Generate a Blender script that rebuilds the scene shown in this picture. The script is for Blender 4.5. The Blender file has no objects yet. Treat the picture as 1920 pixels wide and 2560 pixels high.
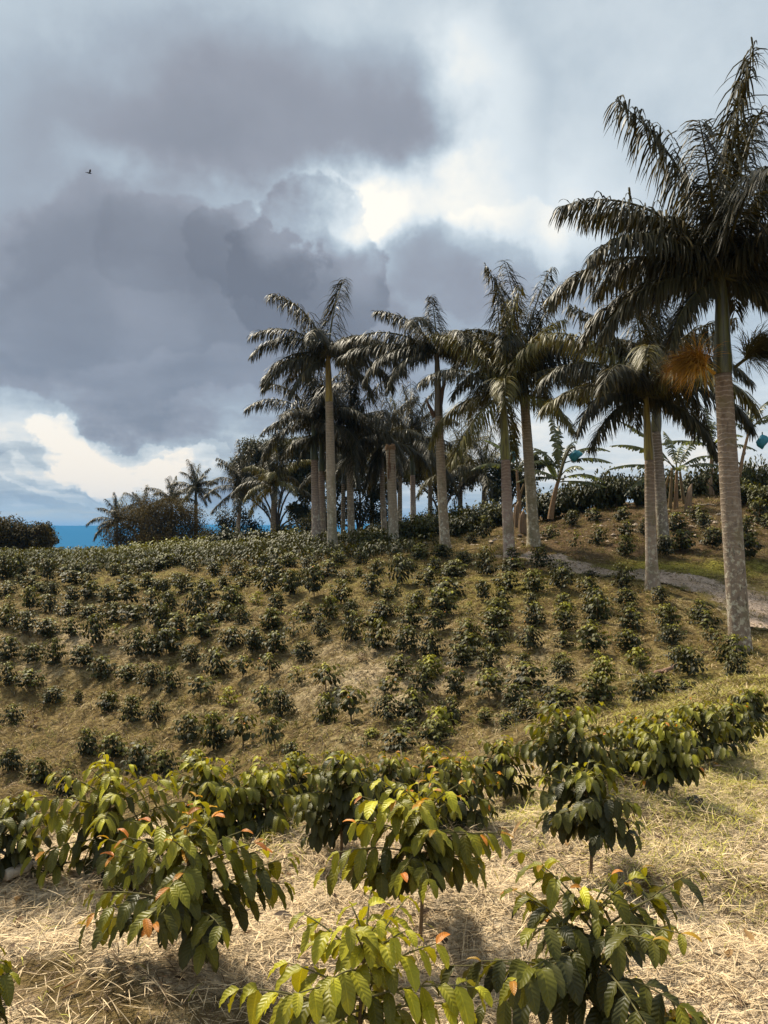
import bpy, math, random
import numpy as np
from mathutils import Vector
R = math.radians
rng = np.random.default_rng(11)
random.seed(5)
scene = bpy.context.scene
COL = scene.collection
F = 2000.0; PITCH = R(2.0); CAMZ = 1.65
cp, sp = math.cos(PITCH), math.sin(PITCH)

# ------------------------------------------------------------------ survey helpers: photo reading -> place on the land
def dirpx(px, py):
    x = (np.asarray(px, float)-960)/F; y = -(np.asarray(py, float)-1280)/F
    fy = cp - y*sp; fz = sp + y*cp
    return x/fy, fz/fy
def point(px, py, Y):
    a, b = dirpx(px, py)
    return np.array([a*Y, Y, CAMZ+b*Y])

CTRL = []
for px, lst in {
    -250: [(2040,13.5),(1900,16),(1800,18),(1700,19.5),(1600,21.5),(1500,25),(1432,30),(1402,37)],
    60: [(2040,13.5),(1900,16),(1800,18),(1700,19.5),(1600,21.5),(1500,25),(1432,30),(1402,37)],
    450: [(1900,14.5),(1800,16.2),(1700,18),(1600,20),(1500,23.5),(1430,28),(1396,35)],
    900: [(1880,11.5),(1800,13),(1700,15),(1600,17.5),(1500,20.5),(1430,24.5),(1390,29),(1362,33)],
    1250: [(1850,11),(1750,12.8),(1650,15),(1550,17.5),(1450,21.5),(1400,25),(1370,27.5)],
    1550: [(1780,11),(1700,13),(1600,15.8),(1500,19),(1450,21.5),(1400,25),(1330,28.5),(1290,32)],
    1900: [(1760,8.8),(1700,11),(1620,15.5),(1560,18),(1500,21),(1450,23),(1380,26),(1290,30),(1230,34)],
    2150: [(1700,11),(1620,15.5),(1500,21),(1380,26),(1240,32)]}.items():
    for py, d in lst: CTRL.append(point(px, py, d))
for x in (-6,-3,-1,1,3,6):
    for y in (-4,0,1.5,2.8): CTRL.append(np.array([x,y,0.0]))
for p in [(-3.4,3.9,0),(-2,4.1,0),(-1,4.4,0),(0,4.8,0),(1.2,5.5,0),(2.6,6.3,0),(3.6,7.4,-.03),(6,6,.1),(8,8,.1),(1.5,4.2,0),(2.6,4.6,0),
          (-2.6,7.2,-1.5),(-4.5,8.5,-2.4),(-1,8,-1.3),(0,8.4,-1.15),(2,8.9,-.8),(3,9.3,-.45),(-6,5,-.6),(-7,8,-2.2),
          (-17,52,-1.2),(-12,54,-.9),(-6,54,-.3),(-1,42,1.5),(0,60,-.8),(4,37,2.0),(9,40,3.0),(14,44,3.4),(15,60,3.2),(6,60,1.5),(-20,70,-6),(-4,75,-4),(20,35,3.0),(-22,30,-.5),(-24,15,-3.5)]:
    CTRL.append(np.array(p, float))
for px,py,d in ((550,1382,39),(700,1377,39),(820,1366,33),(640,1381,44),(300,1400,42),(420,1393,42),(180,1404,41)): CTRL.append(point(px,py,d))
CTRL = np.array(CTRL)
def _phi(r2): return 0.5*r2*np.log(r2+1e-9)
def _fit():
    n = len(CTRL); P = CTRL[:, :2]
    K = _phi(((P[:,None]-P[None])**2).sum(-1)) + 0.03*np.eye(n)
    A = np.zeros((n+3,n+3)); A[:n,:n]=K; A[:n,n]=1; A[:n,n+1:]=P; A[n,:n]=1; A[n+1:,:n]=P.T
    return np.linalg.solve(A, np.concatenate([CTRL[:,2],np.zeros(3)]))
_W = _fit()
def H(x, y):
    x = np.asarray(x,float); y = np.asarray(y,float); sh = x.shape
    x = x.ravel(); y = y.ravel(); n = len(CTRL)
    out = np.empty_like(x)
    for i in range(0, len(x), 20000):
        a, b = x[i:i+20000], y[i:i+20000]
        r2 = (a[:,None]-CTRL[:,0])**2 + (b[:,None]-CTRL[:,1])**2
        out[i:i+20000] = _phi(r2)@_W[:n] + _W[n] + _W[n+1]*a + _W[n+2]*b
    r = np.hypot(x, y-18)
    w = np.clip((r-34)/34, 0, 1); w = w*w*(3-2*w)
    far = -1.5 - np.clip(r-40,0,1e9)*0.11*np.exp(-np.clip(r-40,0,1e9)/6000) + 1.6*np.clip(x/20,-2,2)
    far = np.maximum(far, -300)
    out = out*(1-w) + far*w
    return out.reshape(sh)
def h1(x, y): return float(H(np.array([x]), np.array([y]))[0])
def hit(px, py, dmin=2.0, dmax=60.0):
    a, b = dirpx(px, py)
    Y = np.arange(dmin, dmax, 0.05)
    g = CAMZ+b*Y - H(a*Y, Y)
    k = np.nonzero(g <= 0)[0]
    y = Y[k[0]] if len(k) else Y[np.argmin(g)]
    return np.array([a*y, y, h1(a*y, y)])

# ------------------------------------------------------------------ mesh helpers
def link(o, parent=None):
    COL.objects.link(o)
    if parent is not None: o.parent = parent
    return o
def mesh(name, V, Q, mat=None, attrs=None, smooth=True, T=None):
    me = bpy.data.meshes.new(name)
    V = np.asarray(V, np.float32); Q = np.asarray(Q, np.int32).reshape(-1,4)
    nt = 0 if T is None else len(T)
    loops = Q.ravel() if not nt else np.concatenate([Q.ravel(), np.asarray(T,np.int32).ravel()])
    me.vertices.add(len(V)); me.vertices.foreach_set('co', V.ravel())
    me.loops.add(len(loops)); me.loops.foreach_set('vertex_index', loops)
    me.polygons.add(len(Q)+nt)
    st = np.concatenate([np.arange(len(Q))*4, len(Q)*4+np.arange(nt)*3]).astype(np.int32)
    me.polygons.foreach_set('loop_start', st)
    me.polygons.foreach_set('use_smooth', np.full(len(Q)+nt, smooth))
    me.update(calc_edges=True)
    for k, a in (attrs or {}).items():
        a = np.asarray(a, np.float32)
        if a.shape[1] == 4:
            at = me.attributes.new(k, 'FLOAT_COLOR', 'POINT'); at.data.foreach_set('color', a.ravel())
        else:
            at = me.attributes.new(k, 'FLOAT_VECTOR', 'POINT'); at.data.foreach_set('vector', a.ravel())
    if mat: me.materials.append(mat)
    return me
def obj(name, me, parent=None): return link(bpy.data.objects.new(name, me), parent)
def tag(o, label=None, cat=None, group=None, kind=None):
    if label: o['label'] = label
    if cat: o['category'] = cat
    if group: o['group'] = group
    if kind: o['kind'] = kind
    return o
def empty(name, loc, rz=0.0):
    o = bpy.data.objects.new(name, None); o.empty_display_size = .1
    o.location = loc; o.rotation_euler = (0,0,rz); return link(o)
class Geo:
    """gathers quads with attributes before they become one mesh"""
    def __init__(s): s.V=[]; s.Q=[]; s.A=[]; s.B=[]; s.n=0
    def add(s, V, Q, tint, luv):
        s.V.append(V); s.Q.append(Q+s.n); s.A.append(tint); s.B.append(luv); s.n += len(V)
    def make(s, name, mat, smooth=True):
        return mesh(name, np.concatenate(s.V), np.concatenate(s.Q), mat, {'tint':np.concatenate(s.A),'luv':np.concatenate(s.B)}, smooth)
def nrm(a): return a/(np.linalg.norm(a, axis=-1, keepdims=True)+1e-9)
def tube(P, r, sides=8, tint=(.2,.15,.1), cap=True):
    P = np.asarray(P,float); n=len(P); r=np.broadcast_to(np.asarray(r,float),(n,))
    if cap:
        P = np.vstack([P, P[-1]+(P[-1]-P[-2])*1e-3]); r = np.append(r, 1e-4); n += 1
    T = np.gradient(P, axis=0); T = nrm(T)
    ref = np.array([0.31,0.95,0.05]) if abs(T[0,2])>.6 else np.array([0,0,1.])
    A = nrm(np.cross(T, ref)); B = np.cross(T, A)
    th = np.linspace(0,2*np.pi,sides,endpoint=False)
    V = P[:,None]+r[:,None,None]*(np.cos(th)[None,:,None]*A[:,None]+np.sin(th)[None,:,None]*B[:,None])
    i=np.arange(n-1)[:,None]*sides; j=np.arange(sides)[None]; k=(j+1)%sides
    Q=np.stack([i+j,i+k,i+sides+k,i+sides+j],-1).reshape(-1,4)
    t=np.linspace(0,1,n)
    luv=np.stack([np.repeat(t,sides),np.tile(th/(2*np.pi),n),np.zeros(n*sides)],-1)
    return V.reshape(-1,3), Q, np.tile(np.array([*tint,1.]),(n*sides,1)), luv
def leaves(P, D, L, W, col, g0=0.0, g1=1.0, ns=6, nw=4, fold=.25, wave=.0, side=None, shape='leaf', seed=0):
    """many blades at once: P roots, D directions, L lengths, W widths, col colours; they bend under their weight"""
    rg = np.random.default_rng(seed); N=len(P)
    P=np.asarray(P,float); D=nrm(np.asarray(D,float)); L=np.broadcast_to(L,(N,)); W=np.broadcast_to(W,(N,))
    g0=np.broadcast_to(g0,(N,)); g1=np.broadcast_to(g1,(N,))
    if side is None:
        s=np.cross(D, np.array([0,0,1.])); bad=np.linalg.norm(s,axis=1)<.15
        a=rg.uniform(0,6.28,N); s[bad]=np.stack([np.cos(a),np.sin(a),0*a],-1)[bad]
        s=nrm(s+rg.normal(0,.18,(N,3)))
    else: s=nrm(side)
    t=np.linspace(0,1,ns+1); C=np.zeros((N,ns+1,3)); NN=np.zeros((N,ns+1,3)); p=P.copy()
    for i in range(ns+1):
        d=nrm(D+np.array([0,0,-1.])*(g0+g1*t[i])[:,None])
        if i: p=p+d*(L/ns)[:,None]
        C[:,i]=p; NN[:,i]=nrm(np.cross(s,d))
    if shape=='leaf':
        prof=(t**.55)*((1-t)**.72); prof/=prof.max(); prof[0]=.06
    elif shape=='strip':
        prof=np.clip(np.minimum(t*8+.4,1)*(1-t**3)+.04,0,1)
    else:
        prof=np.ones_like(t); prof[-1]=.55
    v=np.linspace(-1,1,nw+1)
    hw=(W/2)[:,None]*prof[None]
    off=v[None,None,:,None]*hw[:,:,None,None]*s[:,None,None,:]
    up=(np.abs(v)[None,None]*fold)*hw[:,:,None]
    if wave:
        ph=rg.uniform(0,6.28,N)
        up=up+wave*np.abs(v)[None,None]*np.sin(ph[:,None,None]+t[None,:,None]*30+np.sign(v)[None,None]*1.3)*hw[:,:,None]
    V=C[:,:,None]+off+up[...,None]*NN[:,:,None]
    m=nw+1; k=(ns+1)*m
    base=np.arange(N)[:,None,None]*k; i=np.arange(ns)[None,:,None]*m; j=np.arange(nw)[None,None]
    a=base+i+j
    Q=np.stack([a,a+1,a+m+1,a+m],-1).reshape(-1,4)
    c=np.asarray(col,float)
    tint=np.repeat(np.concatenate([c,np.ones((N,1))],1),k,0)
    luv=np.stack([np.broadcast_to(t[None,:,None],(N,ns+1,m)),np.broadcast_to(v[None,None],(N,ns+1,m)),np.broadcast_to(rg.uniform(0,1,N)[:,None,None],(N,ns+1,m))],-1).reshape(-1,3)
    return V.reshape(-1,3),Q,tint,luv

# ------------------------------------------------------------------ materials
def newmat(name):
    m=bpy.data.materials.new(name); m.use_nodes=True; nt=m.node_tree; nt.nodes.clear()
    return m, nt, nt.nodes.new('ShaderNodeOutputMaterial')
class NB:
    def __init__(s, nt): s.nt=nt
    def n(s, typ, ins=None, **kw):
        nd=s.nt.nodes.new(typ)
        for k,v in kw.items(): setattr(nd,k,v)
        for k,v in (ins or {}).items():
            sock=nd.inputs[k]
            if hasattr(v,'is_output') or isinstance(v,bpy.types.NodeSocket): s.nt.links.new(v,sock)
            else: sock.default_value=v
        return nd
    def math(s,op,a,b=0.0,c=0.0,clamp=False):
        nd=s.n('ShaderNodeMath',{0:a,1:b,2:c},operation=op); nd.use_clamp=clamp; return nd.outputs[0]
    def mix(s,f,a,b,mode='MIX'):
        nd=s.nt.nodes.new('ShaderNodeMix'); nd.data_type='RGBA'; nd.blend_type=mode
        for k,v in ((0,f),(6,a),(7,b)):
            if isinstance(v,bpy.types.NodeSocket): s.nt.links.new(v,nd.inputs[k])
            else: nd.inputs[k].default_value=v if k==0 else (*v,1.0)
        return nd.outputs[2]
    def noise(s,vec,scale,detail=4,rough=.55,dist=0.0):
        nd=s.n('ShaderNodeTexNoise',{'Scale':scale,'Detail':detail,'Roughness':rough,'Distortion':dist})
        if vec is not None: s.nt.links.new(vec,nd.inputs['Vector'])
        return nd.outputs[0]
    def ramp(s,f,stops):
        nd=s.n('ShaderNodeValToRGB',{0:f}); e=nd.color_ramp.elements
        e[0].position,e[0].color=stops[0][0],(*stops[0][1],1); e[1].position,e[1].color=stops[-1][0],(*stops[-1][1],1)
        for p,c in stops[1:-1]:
            x=e.new(p); x.color=(*c,1)
        return nd.outputs[0]
    def sm(s,v,a,b):
        nd=s.n('ShaderNodeMapRange',{0:v,1:a,2:b,3:0.0,4:1.0},interpolation_type='SMOOTHSTEP'); return nd.outputs[0]
def leaf_mat(name, rough=.4, trans=.22, veins=True, spec=.5):
    m,nt,out=newmat(name); b=NB(nt)
    tint=b.n('ShaderNodeAttribute',attribute_name='tint').outputs['Color']
    luv=b.n('ShaderNodeAttribute',attribute_name='luv').outputs['Vector']
    sx=b.n('ShaderNodeSeparateXYZ',{0:luv}); t,v,r=sx.outputs
    av=b.math('ABSOLUTE',v)
    vary=b.math('MULTIPLY_ADD',r,.5,.75)
    col=b.mix(1.0,tint,b.n('ShaderNodeCombineXYZ',{0:vary,1:vary,2:vary}).outputs[0],'MULTIPLY')
    p=b.n('ShaderNodeBsdfPrincipled',{'Roughness':rough,'Specular IOR Level':spec})
    if veins:
        w=b.math('SINE',b.math('MULTIPLY_ADD',t,52.0,b.math('MULTIPLY',av,-9.0)))
        mid=b.math('SUBTRACT',1.0,b.sm(av,.02,.12))
        lat=b.math('MULTIPLY',b.sm(w,.72,1.0),.10)
        f=b.math('MAXIMUM',b.math('MULTIPLY',mid,.45),lat)
        light=b.mix(1.0,col,(1.9,1.8,1.7),'MULTIPLY')
        col=b.mix(f,col,light)
        oc=b.n('ShaderNodeTexCoord').outputs['Object']
        sp_=b.sm(b.noise(oc,38,3),.60,.74)
        col=b.mix(b.math('MULTIPLY',sp_,.25),col,(.13,.11,.02))
        bump=b.n('ShaderNodeBump',{'Strength':.22,'Distance':.004,'Height':b.math('MULTIPLY',w,-1.0)})
        nt.links.new(bump.outputs[0],p.inputs['Normal'])
    nt.links.new(col,p.inputs['Base Color'])
    tr=b.n('ShaderNodeBsdfTranslucent',{'Color':b.mix(1.0,col,(1.7,1.5,.6),'MULTIPLY')})
    mx=b.n('ShaderNodeMixShader',{0:trans,1:p.outputs[0],2:tr.outputs[0]})
    nt.links.new(mx.outputs[0],out.inputs[0]); return m
def plain_tint(name, rough=.9, bump=.4, scale=30, var=.5):
    m,nt,out=newmat(name); b=NB(nt)
    tint=b.n('ShaderNodeAttribute',attribute_name='tint').outputs['Color']
    oc=b.n('ShaderNodeTexCoord').outputs['Object']
    nz=b.noise(oc,scale,5,.65)
    k=b.math('MULTIPLY_ADD',nz,var*2,1-var)
    col=b.mix(1.0,tint,b.n('ShaderNodeCombineXYZ',{0:k,1:k,2:k}).outputs[0],'MULTIPLY')
    p=b.n('ShaderNodeBsdfPrincipled',{'Roughness':rough,'Base Color':col,'Specular IOR Level':.2})
    bp=b.n('ShaderNodeBump',{'Strength':bump,'Distance':.02,'Height':nz}); nt.links.new(bp.outputs[0],p.inputs['Normal'])
    nt.links.new(p.outputs[0],out.inputs[0]); return m
M_COFFEE=leaf_mat('coffee_leaf',.45,.22,True,.32)
M_YOUNG=leaf_mat('coffee_young_leaf',.42,.35,True,.35)
M_SMALL=leaf_mat('small_leaf',.55,.12,False,.22)
M_FROND=leaf_mat('palm_frond',.5,.14,False,.25)
M_BANANA=leaf_mat('banana_leaf',.4,.35,False,.4)
M_TREE=leaf_mat('tree_leaf',.7,.22,False,.1)
M_STRAW=leaf_mat('straw_strand',.75,.12,False,.2)
M_WOOD=plain_tint('bark')
M_DRY=plain_tint('dry_fibre',.9,.6,60,.6)

def trunk_mat():
    m,nt,out=newmat('palm_trunk'); b=NB(nt)
    tint=b.n('ShaderNodeAttribute',attribute_name='tint').outputs['Color']
    oc=b.n('ShaderNodeTexCoord').outputs['Object']
    oi=b.n('ShaderNodeObjectInfo').outputs['Random']
    sh=b.n('ShaderNodeVectorMath',{0:oc,1:b.n('ShaderNodeCombineXYZ',{0:oi,1:b.math('MULTIPLY',oi,7),2:b.math('MULTIPLY',oi,13)}).outputs[0]},operation='ADD').outputs[0]
    z=b.n('ShaderNodeSeparateXYZ',{0:oc}).outputs[2]
    wob=b.noise(sh,3.0,3)
    ring=b.math('SINE',b.math('MULTIPLY_ADD',z,62.0,b.math('MULTIPLY',wob,14.0)))
    ringw=b.sm(ring,.45,1.0)
    luv=b.n('ShaderNodeAttribute',attribute_name='luv').outputs['Vector']
    t=b.n('ShaderNodeSeparateXYZ',{0:luv}).outputs[0]
    rs=b.math('MULTIPLY',ringw,b.sm(t,.12,.75))
    stretched=b.n('ShaderNodeMapping',{'Vector':sh,'Scale':(1,1,.35)}).outputs[0]
    pale=b.sm(b.noise(sh,9,5,.7),.50,.60)
    dark=b.sm(b.noise(stretched,17,5,.7),.56,.68)
    low=b.math('SUBTRACT',1.0,b.sm(t,.25,.6))
    tint=b.mix(b.math('MULTIPLY',b.sm(t,.3,.95),.6),tint,b.mix(1.0,tint,(.50,.43,.38),'MULTIPLY'))
    c=b.mix(b.math('MULTIPLY',pale,b.math('MULTIPLY_ADD',low,.75,.12)),tint,(.56,.51,.39))
    c=b.mix(b.math('MULTIPLY',dark,b.math('MULTIPLY_ADD',low,.55,.3)),c,(.10,.085,.06))
    c=b.mix(b.math('MULTIPLY',rs,.5),c,(.42,.34,.27))
    moss=b.sm(b.noise(sh,1.6,3),.52,.68)
    c=b.mix(b.math('MULTIPLY',moss,.4),c,(.13,.12,.04))
    hgt=b.math('ADD',b.math('MULTIPLY',rs,.6),b.math('SUBTRACT',b.noise(sh,22,5,.7),dark))
    bp=b.n('ShaderNodeBump',{'Strength':.7,'Distance':.02,'Height':hgt})
    p=b.n('ShaderNodeBsdfPrincipled',{'Base Color':c,'Roughness':.85,'Specular IOR Level':.2,'Normal':bp.outputs[0]})
    nt.links.new(p.outputs[0],out.inputs[0]); return m
M_TRUNK=trunk_mat()
def shaft_mat():
    m,nt,out=newmat('palm_crownshaft'); b=NB(nt)
    tint=b.n('ShaderNodeAttribute',attribute_name='tint').outputs['Color']
    oc=b.n('ShaderNodeTexCoord').outputs['Object']
    st=b.n('ShaderNodeMapping',{'Vector':oc,'Scale':(9,9,.7)}).outputs[0]
    nz=b.noise(st,2.2,4)
    c=b.mix(b.sm(nz,.4,.65),tint,b.mix(1.0,tint,(.45,.4,.5),'MULTIPLY'))
    p=b.n('ShaderNodeBsdfPrincipled',{'Base Color':c,'Roughness':.45})
    nt.links.new(p.outputs[0],out.inputs[0]); return m
M_SHAFT=shaft_mat()
def bag_mat():
    m,nt,out=newmat('blue_plastic'); b=NB(nt)
    oc=b.n('ShaderNodeTexCoord').outputs['Object']
    nz=b.noise(oc,7,3,.6,.8)
    c=b.mix(nz,(.02,.16,.24),(.10,.42,.50))
    bp=b.n('ShaderNodeBump',{'Strength':.8,'Distance':.03,'Height':nz})
    p=b.n('ShaderNodeBsdfPrincipled',{'Base Color':c,'Roughness':.3,'Normal':bp.outputs[0]})
    tr=b.n('ShaderNodeBsdfTranslucent',{'Color':c})
    mx=b.n('ShaderNodeMixShader',{0:.4,1:p.outputs[0],2:tr.outputs[0]}); nt.links.new(mx.outputs[0],out.inputs[0]); return m
M_BAG=bag_mat()

# ------------------------------------------------------------------ ground
def ground_mat():
    m,nt,out=newmat('ground_cover'); b=NB(nt)
    zone=b.n('ShaderNodeAttribute',attribute_name='zone').outputs['Color']
    zs=b.n('ShaderNodeSeparateColor',{0:zone}); straw,moss,earth=zs.outputs[:3]
    pos=b.n('ShaderNodeNewGeometry').outputs['Position']
    n1=b.noise(pos,1.1,5,.65); n2=b.noise(pos,5.0,5,.7); n3=b.noise(pos,26.0,4,.7)
    fib=b.noise(b.n('ShaderNodeMapping',{'Vector':pos,'Scale':(7,22,8),'Rotation':(0,0,.5)}).outputs[0],2.0,4,.7,1.2)
    fib2=b.noise(b.n('ShaderNodeMapping',{'Vector':pos,'Scale':(24,6,8),'Rotation':(0,0,.9)}).outputs[0],2.0,4,.7,1.2)
    base=b.mix(b.sm(n2,.35,.65),(.130,.088,.034),(.31,.225,.085))
    base=b.mix(b.math('MULTIPLY',b.sm(fib2,.5,.72),.55),base,(.30,.22,.10))
    strawc=b.mix(b.sm(fib,.34,.60),(.38,.27,.155),(.80,.64,.44))
    strawc=b.mix(b.math('MULTIPLY',b.sm(fib2,.52,.70),.7),strawc,(.82,.69,.50))
    mossc=b.mix(b.sm(n3,.30,.60),(.13,.115,.018),(.34,.30,.06))
    mossc=b.mix(b.sm(straw,.5,.62),mossc,b.mix(b.sm(n3,.30,.60),(.24,.20,.05),(.50,.43,.15)))
    n4=b.noise(pos,9.5,5,.72)
    earthc=b.mix(b.sm(n2,.35,.65),(.055,.033,.018),(.19,.12,.065))
    def w(z,nz,k=.55): return b.sm(b.math('ADD',z,b.math('MULTIPLY',b.math('SUBTRACT',nz,.5),1.8)),.38,.38+k)
    c=b.mix(w(earth,n2),base,earthc)
    c=b.mix(w(straw,b.math('MULTIPLY_ADD',n2,.5,b.math('MULTIPLY',n1,.5))),c,strawc)
    c=b.mix(w(moss,b.math('MULTIPLY_ADD',n1,.6,b.math('MULTIPLY',n2,.4))),c,mossc)
    k=b.math('MULTIPLY',b.math('MULTIPLY_ADD',n3,.9,.55),b.math('MULTIPLY_ADD',b.sm(n4,.34,.60),.52,.78))
    c=b.mix(1.0,c,b.n('ShaderNodeCombineXYZ',{0:k,1:k,2:k}).outputs[0],'MULTIPLY')
    hgt=b.math('ADD',b.math('MULTIPLY_ADD',n4,1.2,n2),b.math('ADD',b.math('MULTIPLY',n3,.5),b.math('MULTIPLY',fib,.5)))
    bp=b.n('ShaderNodeBump',{'Strength':1.0,'Distance':.11,'Height':hgt})
    p=b.n('ShaderNodeBsdfPrincipled',{'Base Color':c,'Roughness':.95,'Specular IOR Level':.1,'Normal':bp.outputs[0]})
    nt.links.new(p.outputs[0],out.inputs[0]); return m
M_GROUND=ground_mat()
def axis(a0,a1,step,far,n):
    mid=np.arange(a0,a1+1e-6,step)
    g=np.geomspace(step*1.5,far,n)
    return np.concatenate([(a0-np.cumsum(np.diff(np.concatenate([[0],g]))))[::-1],mid,a1+g])
xs=axis(-22,18,.16,11000,46); ys=axis(-3,44,.16,11000,46)
def bumps(X,Y):
    o=np.zeros_like(X); rg=np.random.default_rng(3)
    for k in range(34):
        f=rg.uniform(.6,9); a=rg.uniform(0,6.28); o+=np.sin(X*f*np.cos(a)+Y*f*np.sin(a)+rg.uniform(0,6.28))*(.028/f**.5)
    return o
def HB(X,Y):
    r=np.hypot(X,Y-18); return H(X,Y)+bumps(X,Y)*np.clip(1-(r-25)/20,0,1)
GX,GY=np.meshgrid(xs,ys); GZ=HB(GX,GY)
def pn(X,Y):
    o=0*X; rg=np.random.default_rng(8)
    for k in range(16):
        f=rg.uniform(2.5,11); a=rg.uniform(0,6.28); o=o+np.sin(X*f*np.cos(a)+Y*f*np.sin(a)+rg.uniform(0,6.28)+.8*np.sin(X*3.1+k)+.8*np.sin(Y*2.7-k))
    return o/2.8
def edgeY(X): return np.interp(X,[-4,-2,-1,0,1.2,2.6,3.6],[4.1,4.4,4.7,5.1,5.8,6.6,7.6])
def zones(X,Y,Z):
    px=960+F*X/np.maximum(Y,.5)
    py=1350-F*(Z-CAMZ)/np.maximum(Y,.5)
    near=(Y<edgeY(X)+.6).astype(float)
    def g(cx,cy,rx,ry): return np.exp(-(((px-cx)/rx)**2+((py-cy)/ry)**2))
    straw=np.where(near>0,.82-.45*np.clip(pn(X,Y)-.7,0,1),.40)
    straw=straw+np.where(near>0,0,.22*g(950,1690,260,110)+.2*g(180,1620,180,70)+.12*g(1350,1680,250,90)-.18*g(300,1950,420,120)-.15*g(900,1420,900,50))
    moss=np.where(near>0,.10+.55*g(1330,2010,170,80)+.52*g(1780,2000,300,150)+.5*g(640,2090,150,60)+.6*g(1850,1800,280,110)+.35*g(1600,2160,140,50)+.25*g(1850,2250,120,60)+.1*g(150,2250,150,80),
                  .34+.22*g(1700,1700,350,90)+.25*g(1200,1480,300,60)+.22*g(1700,1430,280,40)+.25*g(450,1460,400,30)-.14*g(150,1900,400,120))
    bank=np.clip((px-1180)/120,0,1)*np.clip((1440-py)/25,0,1)*np.clip((py-1150)/60,0,1)*np.clip((60-Y)/10,0,1)*(Y>15)
    earth=np.where(near>0,.10+.45*np.clip((pn(X,Y)-.7),0,1),.26)+.5*bank+.22*g(250,1930,420,120)*(near<1)
    straw=straw-.12*bank; moss=moss-.06*bank
    moss=moss+.45*np.exp(-(((px-1750)/260)**2+((py-1418)/22)**2))*(Y>12)
    return np.stack([np.clip(straw,0,1),np.clip(moss,0,1),np.clip(earth,0,1),np.ones_like(X)],-1)
nx,ny=len(xs),len(ys)
ii=np.arange(ny-1)[:,None]*nx; jj=np.arange(nx-1)[None]
GQ=np.stack([ii+jj,ii+jj+1,ii+nx+jj+1,ii+nx+jj],-1).reshape(-1,4)
ground=obj('ground',mesh('ground',np.stack([GX,GY,GZ],-1).reshape(-1,3),GQ,M_GROUND,{'zone':zones(GX,GY,GZ).reshape(-1,4)}))
tag(ground,'sloping plantation ground of straw, moss and brown earth','ground',kind='structure')

# gravel track curving round the foot of the bank
def path_mat():
    m,nt,out=newmat('gravel_track'); b=NB(nt)
    pos=b.n('ShaderNodeNewGeometry').outputs['Position']
    n1=b.noise(pos,2.2,4); n2=b.noise(pos,16,5,.75); v=b.n('ShaderNodeTexVoronoi',{'Vector':pos,'Scale':22.0}).outputs['Distance']
    luv=b.n('ShaderNodeAttribute',attribute_name='luv').outputs['Vector']
    e=b.math('ABSOLUTE',b.n('ShaderNodeSeparateXYZ',{0:luv}).outputs[1])
    c=b.mix(b.sm(n2,.28,.60),(.27,.195,.145),(.56,.43,.33))
    c=b.mix(b.math('MULTIPLY',b.sm(n1,.45,.6),.4),c,(.26,.18,.10))
    c=b.mix(b.sm(b.math('ADD',e,b.math('MULTIPLY',b.math('SUBTRACT',n1,.5),1.6)),.55,.95),c,(.16,.125,.04))
    bp=b.n('ShaderNodeBump',{'Strength':.8,'Distance':.03,'Height':b.math('ADD',n2,v)})
    p=b.n('ShaderNodeBsdfPrincipled',{'Base Color':c,'Roughness':.95,'Specular IOR Level':.15,'Normal':bp.outputs[0]})
    nt.links.new(p.outputs[0],out.inputs[0]); return m
def catmull(P,n):
    P=np.asarray(P,float); t=np.linspace(0,len(P)-1,n); out=[]
    for s in t:
        i=min(int(s),len(P)-2); u=s-i
        p0,p1,p2,p3=P[max(i-1,0)],P[i],P[i+1],P[min(i+2,len(P)-1)]
        out.append(.5*((2*p1)+(-p0+p2)*u+(2*p0-5*p1+4*p2-p3)*u*u+(-p0+3*p1-3*p2+p3)*u**3))
    return np.array(out)
pc=[hit(px,py,8) for px,py in ((2080,1590),(1930,1535),(1830,1490),(1740,1462),(1640,1445),(1540,1432),(1440,1415),(1360,1402),(1290,1395),(1230,1392))]
C=catmull([p[:2] for p in pc],70); Tn=nrm(np.gradient(C,axis=0)); Nn=np.stack([-Tn[:,1],Tn[:,0]],-1)
vv=np.linspace(-1,1,13); hw=np.interp(np.linspace(0,1,70),[0,.35,.6,1],[1.6,1.35,.85,.15])
PV=C[:,None]+Nn[:,None]*vv[None,:,None]*hw[:,None,None]
PZ=HB(PV[...,0],PV[...,1])+.03
pm=mesh('path',np.concatenate([PV,PZ[...,None]],-1).reshape(-1,3),(lambda a:np.stack([a,a+1,a+14,a+13],-1).reshape(-1,4))(np.arange(69)[:,None]*13+np.arange(12)[None]),path_mat(),
   {'luv':np.stack([np.broadcast_to(np.linspace(0,1,70)[:,None],(70,13)),np.broadcast_to(vv[None],(70,13)),np.zeros((70,13))],-1).reshape(-1,3)})
tag(obj('path',pm),'pale gravel track running past the palm feet','path',kind='structure')

# far blue range beyond the valley
def hills_mat():
    m,nt,out=newmat('far_forest'); b=NB(nt)
    pos=b.n('ShaderNodeNewGeometry').outputs['Position']
    c=b.mix(b.noise(pos,.004,5),(.02,.04,.02),(.045,.07,.03))
    p=b.n('ShaderNodeBsdfPrincipled',{'Base Color':c,'Roughness':1.0,'Specular IOR Level':0.0})
    nt.links.new(p.outputs[0],out.inputs[0]); return m
az=np.linspace(R(-48),R(48),160); rr=np.linspace(6500,9800,14)
A_,R_=np.meshgrid(az,rr)
ridge=172+14*np.sin(A_*9+1)+9*np.sin(A_*23)+6*np.sin(A_*57+2)
prof=np.interp(R_,[6500,8000,9000,9800],[0,.45,1,.9])
HZ=-300+(ridge+300)*prof+12*np.sin(A_*140+R_*.01)*prof*(1-prof)*2
n=160
hq=(lambda a:np.stack([a,a+1,a+n+1,a+n],-1).reshape(-1,4))(np.arange(13)[:,None]*n+np.arange(n-1)[None])
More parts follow.
